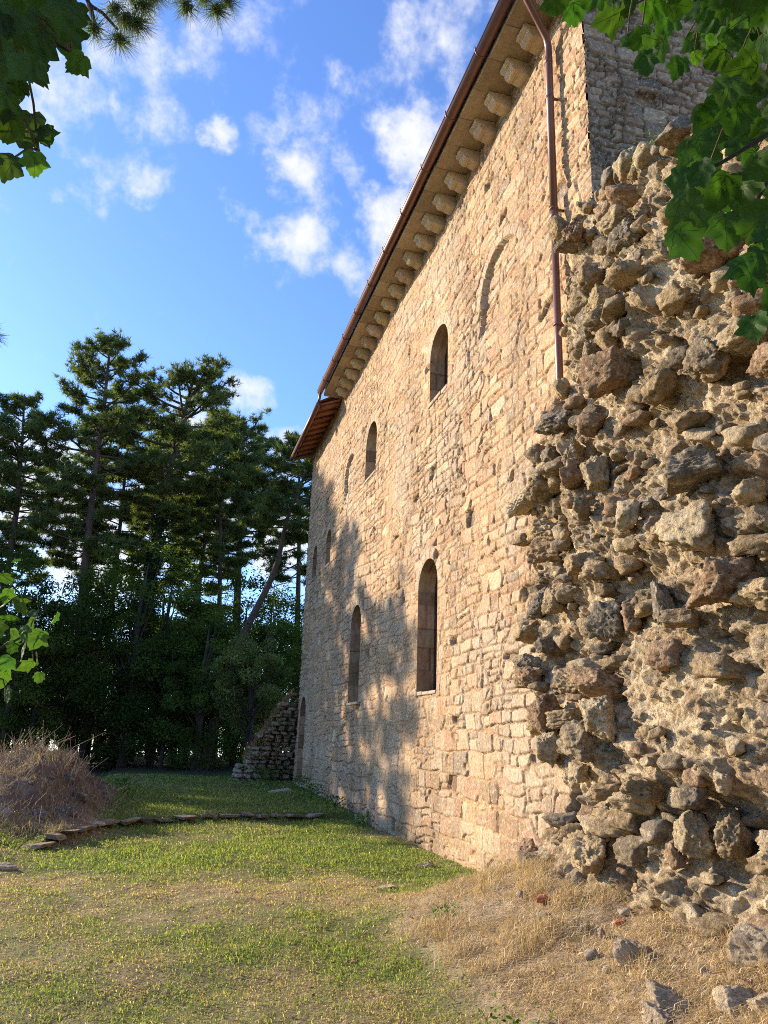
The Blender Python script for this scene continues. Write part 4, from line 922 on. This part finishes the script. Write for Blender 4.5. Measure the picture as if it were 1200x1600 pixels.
pD = plant_pine(2.2, 29.5, 'bent thick-trunked pine bowing towards the church corner', GP, pine(13.4, 0.62, 2.3, (0, 0), 4, 0.18, 1.0, curve=[(-.6, 0, -.2), (-.1, 0, 3.0), (.55, 0, 5.4), (1.5, .1, 7.2), (1.75, .2, 8.6), (1.8, .2, 10.0), (2.5, .3, 11.4), (2.7, .3, 13.4)], dens=.85))
pE = plant_pine(-6.35, 34.0, 'pine with a thin grey trunk cut by the left frame edge', GP, pine(15.6, 0.54, 2.4, (-.9, 0), 5, 0.20, 1.0, dens=.95))
def pine_copy(src, x, y, rz, sc, label, group=GP):
    c = copy_tree(src); c.location = (x, y, gz(x, y) - 0.1); c.rotation_euler = (0, 0, rz); c.scale = (sc, sc, sc * rnd.uniform(.95, 1.05)); tag(c, label, 'tree', group); return c
for src, x, y, rz, sc, lab in [(pE, -4.3, 40.5, 2.0, 1.08, 'pine with a thin trunk just behind the left side of the tallest pine'), (pC, -2.75, 41, 1.0, 1.16, 'pine standing between the tallest pine and the ivy-wrapped pine, farther back'),
        (pA, -1.6, 44, 2.5, 1.02, 'distant pine half hidden behind the ivy-wrapped pine'), (pC, 0.75, 42, 3.6, 1.2, 'slim distant pine right of the ivy-wrapped pine'), (pB, 3.6, 41, 4.2, 1.05, 'distant pine between the slender straight pine and the bent pine'),
        (pE, 6.2, 37, 0.6, 1.02, 'pine whose top shows just left of the church roof'), (pA, 1.6, 46, 5.2, 0.95, 'farthest pine behind the slender straight pine'), (pE, -8.6, 43, 5.0, 1.05, 'distant pine at the left frame edge behind the thin grey trunk')]:
    pine_copy(src, x, y, rz, sc, lab)
SHADE = [(-15.2, 42, 1.12, pA), (-14.6, 38.6, 1.03, pB), (-15.4, 35.2, .92, pA), (-14.8, 32.6, .84, pB), (-19.5, 45.5, 1.2, pA), (-20, 41.5, 1.1, pB), (-11.5, 38.2, 1.0, pE), (-17.5, 40, 1.0, pE)]
for i, (x, y, sc, src) in enumerate(SHADE):
    pine_copy(src, x, y, i * 1.3, sc, 'pine of the same wood standing outside the photo to the left', 'pines outside the frame on the left')

def leafy(H, R, n, seed, size=0.13, tint=(0.07, 0.105, 0.028), low=0.08, nclump=46):
    r = np.random.default_rng(seed); tk = MB()
    tk.tube([(0, 0, -.2), (.1, .05, H * .3), (0, .1, H * .6), (.1, 0, H * .85)], [.11 * H / 6, .09 * H / 6, .06 * H / 6, .02], 7, (0.10, 0.08, 0.06))
    cl = []
    while len(cl) < nclump:
        p = r.uniform(-1, 1, 3)
        if np.linalg.norm(p) < 1: cl.append(p)
    cl = np.array(cl); z = low * H + (cl[:, 2] + 1) / 2 * H * (1 - low); ra = R * (0.75 + 0.25 * np.sin((cl[:, 2] + 1) * 1.57)); cc = np.stack([cl[:, 0] * ra, cl[:, 1] * ra, z], -1)
    for c in cc[::3]:
        b = np.array((0, 0, max(.2, c[2] * .55))); tk.tube([b, (b + c) / 2 + (0, 0, .1), c], [.035, .025, .01], 4, (0.10, 0.08, 0.06), cap=False)
    i = r.integers(0, nclump, n); rad = r.uniform(.22, .5, nclump) * R * .62; u = unit(n, r); c = cc[i] + u * (rad[i] * r.random(n) ** .45)[:, None] * np.array((1, 1, .75))
    nr = u * .5 + unit(n, r) * .7 + np.array((0, 0, .5)); nr /= np.linalg.norm(nr, axis=1, keepdims=True)
    V, Q = leaf_cloud(c, nr, r.uniform(.6, 1.3, n) * size, r); V[:, 2] = np.maximum(V[:, 2], 0.02)
    lum = r.uniform(.6, 1.4, nclump)[i][:, None] * r.uniform(.8, 1.2, (n, 1))
    return tk, V, Q, np.repeat(np.array(tint) * lum, 4, 0)
def plant_leafy(name, x, y, label, cat, group, geo, rz=0, sc=1.0):
    t = empty(name, (x, y, gz(x, y) - .05), rz); t.scale = (sc,) * 3; tag(t, label, cat, group); tk, V, Q, col = geo
    tk.build('trunk', M_BARK, t, True); add('crown', V, (Q, None), M_LEAF, t, col); return t
GU = 'dark leafy undergrowth trees of the wood'; LU = 'dark green leafy tree filling the shade under the pines'
lA = plant_leafy('leafy_tree', -5.6, 31.5, LU, 'tree', GU, leafy(8.0, 2.8, 13000, 21, low=0.0, nclump=70))
lB = plant_leafy('leafy_tree', -0.2, 32.5, LU, 'tree', GU, leafy(8.8, 2.6, 13000, 22, low=0.0, nclump=75, tint=(0.09, 0.125, 0.032)))
lC = plant_leafy('leafy_tree', 3.0, 33.0, LU, 'tree', GU, leafy(8.0, 2.5, 12000, 23, tint=(0.115, 0.14, 0.036), low=0.0, nclump=70))
UND = [(-8.5, 33), (-7.2, 36.5), (-4.2, 30.2), (-2.6, 30.6), (-1.2, 31), (0.9, 31.2), (1.9, 30.0), (3.8, 30.8), (4.6, 34), (-3.4, 35), (-1.0, 36), (1.2, 35.2), (-5.8, 37), (-9.8, 37.5), (2.6, 38.5), (5.4, 38), (-0.4, 40), (-3.2, 41), (-7, 42), (6.4, 33), (-5.0, 29.6), (0.2, 29.6), (1.3, 28.6), (8, 43), (2.5, 47), (-6, 48), (-3.5, 45), (0.2, 46.5), (4.6, 45), (-8.5, 46), (6.6, 47)]
for i, (x, y) in enumerate(UND):
    c = copy_tree((lA, lB, lC)[i % 3]); c.location = (x, y, gz(x, y) - .05); s = rnd.uniform(.72, 1.18) * (0.75 if y < 31 else 1.0); c.scale = (s, s, s * rnd.uniform(.85, 1.15)); c.rotation_euler = (0, 0, i * 1.7)
for i, (x, y, s) in enumerate([(-15, 38.4, 1.45), (-14.8, 35.4, 1.4), (-15.2, 32.8, 1.2), (-19.4, 42, 1.5), (-19.2, 37.6, 1.5), (-19.5, 34.6, 1.4), (-15.5, 41, 1.4), (-11, 36.5, 1.3)]):
    c = copy_tree((lB, lA, lC)[i % 3]); c.location = (x, y, gz(x, y) - .05); c.scale = (s,) * 3; c.rotation_euler = (0, 0, i * 2.1); tag(c, 'leafy tree at the edge of the wood outside the photo to the left', 'tree', 'leafy trees outside the frame on the left')
plant_leafy('bush', 2.95, 27.3, 'pale olive green bush left of the church corner in front of the dark wood', 'bush', None, leafy(4.8, 1.4, 15000, 31, .09, (0.19, 0.20, 0.085), .25, 70))
def ivy():
    r = np.random.default_rng(41); n = 5200; z = r.uniform(0, 10.6, n); t = (z + .1) / 17.0; ang = r.uniform(0, 6.283, n); rad = (0.3 + 0.35 * np.abs(noise(z * .7, ang, 0, 5)) + 0.12 * r.random(n)) * np.where(z < 7.5, 1.25, .8)
    c = np.stack([1.5 * t + np.cos(ang) * rad, np.sin(ang) * rad, z], -1); nr = np.stack([np.cos(ang), np.sin(ang), 0.3 * r.normal(size=n)], -1); nr /= np.linalg.norm(nr, axis=1, keepdims=True)
    V, Q = leaf_cloud(c, nr, r.uniform(.08, .16, n), r, .8)
    o = add('ivy', V, (Q, None), M_LEAF, None, np.repeat(np.array((0.022, 0.042, 0.016)) * r.uniform(.6, 1.5, (n, 1)), 4, 0)); o.location = (-1.75, 33.0, gz(-1.75, 33)); tag(o, 'dark ivy climbing high up the leaning pine trunk', 'ivy')
ivy()

# ------------------------------------------------------------------ branches reaching into the view
def lobed(r):
    """one maple leaf, stalk at the origin, tip along +y, unit length"""
    half = [(0.0, 0.0), (0.10, -0.06), (0.26, -0.05), (0.36, 0.05), (0.46, 0.13), (0.41, 0.25), (0.52, 0.36), (0.60, 0.50), (0.50, 0.54), (0.41, 0.59), (0.33, 0.63), (0.32, 0.74), (0.22, 0.80), (0.16, 0.88), (0.07, 0.93), (0.0, 1.0)]
    h = np.array(half) * (1 + 0.05 * r.normal(size=(len(half), 2))); h[0] = 0; h[-1, 0] = 0
    out = np.concatenate([h, (h[1:-1] * [-1, 1])[::-1]]); n = len(out)
    mid = np.array([(0.0, .34)]); rings = [mid + (out - mid) * f for f in (1.0, .72, .46, .22)]
    P = np.concatenate(rings + [mid]); T = []; Q = []
    for i in range(n):
        j = (i + 1) % n
        for k in range(3): Q.append((k * n + i, k * n + j, (k + 1) * n + j, (k + 1) * n + i))
        T.append((3 * n + i, 3 * n + j, 4 * n))
    nv = len(P)
    for (tx, ty) in [(0, .95), (.56, .49), (-.56, .49), (.42, .13), (-.42, .13)]:      # raised veins
        a = np.array((0.0, .03)); b = np.array((tx, ty)); d = (b - a) / np.linalg.norm(b - a); sd = np.array((-d[1], d[0])) * .013; st = np.linspace(0, 1, 6)
        for k, u in enumerate(st):
            w = 1 - .8 * u; P = np.concatenate([P, [a + (b - a) * u - sd * w, a + (b - a) * u + sd * w]])
            if k: m = len(P); Q.append((m - 4, m - 3, m - 1, m - 2))
    cur, fold = r.uniform(-.3, .6), r.uniform(.0, .3)
    z = -cur * (P[:, 1] - .3) ** 2 * .6 + fold * np.sqrt(P[:, 0] ** 2 + .01) * .7 + 0.03 * np.sin(P[:, 0] * 17 + P[:, 1] * 11) + 0.018 * np.abs(np.sin(np.arctan2(P[:, 0], P[:, 1]) * 4)) + 0.03 * np.sin(P[:, 0] * 9 + r.uniform(0, 6)) * np.cos(P[:, 1] * 8)
    z[nv:] += 0.006
    return np.stack([P[:, 0], P[:, 1], z], -1), Q, T
def leaf_branch(name, label, cat, spots, twigs, Yd, seed, tint, trunk=None, droop=1.0, face=0.75, size=1.0, shade=None, extra=0.6):
    """spots: (px, py, width px, brightness); twigs: polylines in the same reading; everything at real depth near Yd"""
    r = np.random.default_rng(seed)
    base = at(*twigs[0][0], Yd) if trunk is None else np.array(trunk[0])
    t = empty(name, base); tag(t, label, cat); lf = MB(); tw = MB()
    tws = []
    for tl in twigs:
        P = np.array([at(px, py, Yd + 0.06 * math.sin(px * .05)) for px, py in tl]); tws.append(P)
        for k in range(2):
            if len(P) > 2: P[1:-1] = (P[:-2] + 2 * P[1:-1] + P[2:]) / 4
        tw.tube(P - base, np.linspace(0.007, 0.003, len(P)), 6, (0.09, 0.065, 0.04))
    allp = np.concatenate([np.stack([np.interp(np.linspace(0, 1, 40), np.linspace(0, 1, len(P)), P[:, i]) for i in range(3)], -1) for P in tws])
    more = [(px + r.normal() * w * .5, py + r.normal() * w * .5, w * r.uniform(.55, .85), br * r.uniform(.75, 1.05)) for (px, py, w, br) in spots if r.random() < extra and not 800 < px < 960]
    for (px, py, w, br) in spots + more:
        yd = Yd * (1 + 0.14 * r.normal()); c = at(px, py, yd); dist = (c - EYE) @ M3[:, 2]; s = w / FPX * dist * 0.88 * size
        view = (EYE - c); view /= np.linalg.norm(view)
        nrm = view * face + unit(1, r)[0] * (1 - face) * 1.3 + np.array((0, 0, .15)); nrm /= np.linalg.norm(nrm)
        tip = np.array((r.normal() * .55, r.normal() * .3, -droop)) ; tip -= nrm * (tip @ nrm); tip /= np.linalg.norm(tip); sx = np.cross(tip, nrm)
        V, Q, T = lobed(r); V = V * s
        Wd = c + (V[:, :1] * sx + (V[:, 1:2] - .45 * s) * tip + V[:, 2:] * nrm)
        col = np.array(tint) * br * r.uniform(.85, 1.15) * np.array((r.uniform(.85, 1.2), 1, r.uniform(.8, 1.1)))
        vein = np.ones((len(V), 1)); vein[-60:] = 1.7; vein[:len(V) - 60, 0] = 1 + 0.18 * noise(V[:len(V) - 60, 0] / s * 6, V[:len(V) - 60, 1] / s * 6, px * .7)
        lf.put(Wd - base, Q, T, col * vein)
        st = c - tip * .45 * s; q = allp[np.argmin(np.linalg.norm(allp - st, axis=1))]
        if np.linalg.norm(q - st) < 0.16: tw.tube([st - base, (st + q) / 2 - base + np.array((0, 0, .01)), q - base], [.0016, .0018, .002], 5, (0.16, 0.14, 0.05), cap=False)
    if trunk is not None:
        for k, P in enumerate(tws):
            tb = np.array(trunk[1]); tw.tube([P[0] - base, (P[0] + tb) / 2 - base + np.array((0, 0, .12)), tb - base], [0.008, 0.016, 0.03], 7, (0.10, 0.075, 0.05))
        m2 = MB(); m2.tube([(0, 0, -.2), (np.array(trunk[1]) - base) * .5 + (.05, 0, 0), np.array(trunk[1]) - base, np.array(trunk[1]) - base + (.1, -.2, 1.6)], [.15, .12, .09, .05], 10, (0.14, 0.11, 0.08)); m2.build('trunk', M_BARK, t, True)
        # added out-of-view leaf cluster that shades the branch; below, crown leaves behind the camera
        for i in range(shade[1] if shade else 0):
            c = np.array(shade[0]) + r.normal(size=3) * np.array(shade[2]); nrm = unit(1, r)[0]; tip = np.array((r.normal() * .5, r.normal() * .5, -1)); tip -= nrm * (tip @ nrm); tip /= np.linalg.norm(tip); V, Q, T = lobed(r); s = r.uniform(.12, .17)
            lf.put(c + s * (V[:, :1] * np.cross(tip, nrm) + V[:, 1:2] * tip + V[:, 2:] * nrm) - base, Q, T, np.array(tint) * r.uniform(.8, 1.2))
        if shade: tw.tube([np.array(trunk[1]) - base, (np.array(trunk[1]) + np.array(shade[0])) / 2 - base + (0, 0, .2), np.array(shade[0]) - base], [.05, .035, .015], 7, (0.10, 0.075, 0.05))
        n = 150; top = np.array(trunk[1]) + (0.1, -.2, 1.3)
        for i in range(n):
            d = unit(1, r)[0]; c = top + d * np.array((.9, .9, .7)) * r.uniform(.3, 1)
            if (c - EYE) @ M3[:, 2] > 0.05: continue
            nrm = unit(1, r)[0]; tip = unit(1, r)[0]; tip -= nrm * (tip @ nrm); tip /= np.linalg.norm(tip); V, Q, T = lobed(r); s = r.uniform(.1, .15)
            lf.put(c + s * (V[:, :1] * np.cross(tip, nrm) + V[:, 1:2] * tip + V[:, 2:] * nrm) - base, Q, T, np.array(tint) * r.uniform(.8, 1.2))
    tw.build('branch', M_BARK, t, True); lf.build('foliage', M_BLEAF, t, True)
    return t
RIGHT = [(868,5,62,1.1),(897,22,56,1.),(950,28,72,1.1),(978,4,60,1.),(1000,62,56,.8),(1020,78,66,1.),(1012,98,54,.8),(1042,36,62,1.1),(1080,68,42,1.4),(1108,62,46,1.4),(1122,86,42,1.4),(1112,28,74,1.),(1150,38,88,.9),(1178,62,72,.9),
         (1158,108,80,.9),(1138,142,78,.8),(1184,138,70,.9),(1114,184,86,.9),(1152,182,84,.8),(1096,244,108,1.),(1132,214,84,.8),(1162,228,76,.9),(1188,262,66,1.),(1086,332,118,1.),(1124,300,86,.9),(1160,300,92,1.),(1134,362,84,.8),(1182,348,92,.9),(1172,425,100,1.),(1196,396,66,.8),(1194,200,62,.9),(1062,8,62,1.),(1092,14,60,1.),(1020,14,56,1.1),(926,-4,60,1.),(1170,-5,90,.9),(1215,60,90,.9),(1222,180,90,.9),(1225,300,90,.9),(1140,5,80,.9),(1200,10,80,.9),
         (1240,120,90,1.),(1250,400,90,1.),(1215,470,80,1.),(1060,-40,80,1.),(980,-50,80,1.),(1130,-60,90,1.),(1260,-20,90,1.)]
leaf_branch('maple_tree', 'maple branch with backlit lobed leaves hanging in front of the ruin at the upper right', 'tree', RIGHT,
            [[(1300, 150), (1230, 170), (1190, 230), (1120, 262), (1070, 280)], [(1300, -60), (1180, -30), (1090, 10), (1000, 5), (900, -15)], [(1300, 150), (1240, 260), (1190, 300), (1130, 320), (1180, 380)], [(1300, -60), (1200, 40), (1160, 120), (1120, 150)]], 1.02, 3, (0.036, 0.082, 0.011), size=.80, extra=1.0, trunk=((2.0, -0.9, 0.3), (1.9, -0.7, 2.9)))
LEFT = [(18,28,80,.7),(58,18,70,.7),(98,28,70,.7),(18,80,80,.6),(60,76,60,.7),(104,62,68,.7),(119,100,46,1.1),(48,110,50,.8),(14,130,62,.6),(28,108,50,.7),(14,200,54,.8),(45,206,70,.8),(72,214,42,.9),(54,256,44,1.1),(14,262,50,.7),(8,168,52,.7),(120,22,42,.7),(-25,60,80,.7),(-30,180,80,.7),(-30,250,70,.7),(40,50,70,.6),(80,48,60,.6),(-40,0,90,.7),(30,-20,80,.7),(90,-20,70,.7),(-60,120,90,.7)]
leaf_branch('maple_tree', 'shaded maple branch with dark lobed leaves hanging at the upper left', 'tree', LEFT,
            [[(-120, -40), (-40, 20), (30, 40), (80, 60), (112, 80)], [(-120, 60), (-50, 120), (10, 150), (30, 190), (60, 235)]], 1.05, 9, (0.045, 0.085, 0.014), trunk=((-1.7, -0.7, 0.0), (-1.5, -0.5, 2.9)), shade=((-1.6, 2.0, 3.6), 300, (.26, .30, .26)))
MIDL = [(10,905,40,1.),(26,924,42,1.1),(4,945,42,1.),(30,950,58,1.),(15,966,46,1.2),(50,981,50,1.),(58,1000,52,1.),(20,1000,56,1.),(35,1016,58,.9),(10,1036,46,1.2),(40,1040,42,1.),(5,1060,46,1.1),(10,1086,42,1.),(-5,985,52,1.),(-30,930,55,1.),(-40,980,60,1.),(-35,1040,60,1.),(-30,1100,60,1.),(-60,900,60,1.),(-80,960,70,1.),(-80,1040,70,1.),(-70,1110,70,1.)]
leaf_branch('maple_sapling', 'bright green sapling with lobed leaves poking in at the left frame edge', 'sapling', MIDL,
            [[(-160, 1500), (-110, 1150), (-60, 1040), (0, 1000), (45, 990)], [(-110, 1150), (-70, 960), (-10, 925), (20, 915)], [(-110, 1150), (-60, 1090), (0, 1060)]], 2.3, 15, (0.045, 0.09, 0.016), face=0.3, size=0.74, extra=1.0)
def pine_twig():
    r = np.random.default_rng(51); Yd = 3.3; B = at(120, -60, Yd); t = empty('pine_branch', B); tag(t, 'pine branch with spiky needle brushes against the sky at the top left', 'branch'); tw = MB(); V = []; C = []
    for tl in ([(60, -220), (110, -60), (140, 8), (160, 20), (184, 46)], [(140, 8), (146, 30), (147, 46)], [(110, -60), (170, -30), (205, -5), (214, 16)], [(60, -220), (200, -110), (275, -40), (292, -6)], [(275, -40), (325, -30), (338, -4)], [(-200, 380), (-60, 480), (-14, 522)], [(60, -220), (-120, -60), (-200, 380)]):
        P = np.array([at(a, b, Yd) for a, b in tl]); tw.tube(P - B, np.linspace(.016, .006, len(P)), 6, (0.09, 0.065, 0.05))
    tw.tube([at(60, -220, Yd) - B, at(-40, -500, Yd - .8) - B, np.array((-2.2, 0.3, 5.5)) - B, np.array((-2.3, 0.2, 0.0)) - B], [.02, .04, .10, .15], 7, (0.11, 0.08, 0.06))
    for (px, py, rad) in [(147, 44, 28), (184, 60, 34), (196, 24, 38), (212, 34, 32), (222, 6, 30), (178, 12, 30), (292, 6, 28), (338, 14, 32), (356, 0, 26), (318, -10, 30), (-14, 522, 24), (205, -15, 36), (236, -12, 30), (270, -14, 28)]:
        c = at(px, py, Yd); L0 = rad / FPX * ((c - EYE) @ M3[:, 2]) * 1.25; ax = np.array((.1, .1, -.35)) + .25 * r.normal(size=3)
        n = 210; dd = ax + unit(n, r); dd /= np.linalg.norm(dd, axis=1, keepdims=True); L = L0 * r.uniform(.7, 1.1, (n, 1)); sd = np.cross(dd, unit(n, r)); sd /= np.linalg.norm(sd, axis=1, keepdims=True) + 1e-9; w = .0019
        b = c + r.normal(size=(n, 3)) * .012
        V.append(np.stack([b - sd * w, b + sd * w, b + dd * L], 1).reshape(-1, 3) - B); C.append(np.repeat(np.array((0.085, 0.10, 0.035)) * r.uniform(.6, 1.5, (n, 1)), 3, 0))
    tw.build('twigs', M_BARK, t, True); V = np.concatenate(V); add('needles', V, (None, np.arange(len(V)).reshape(-1, 3)), M_NEEDLE, t, np.concatenate(C))
pine_twig()
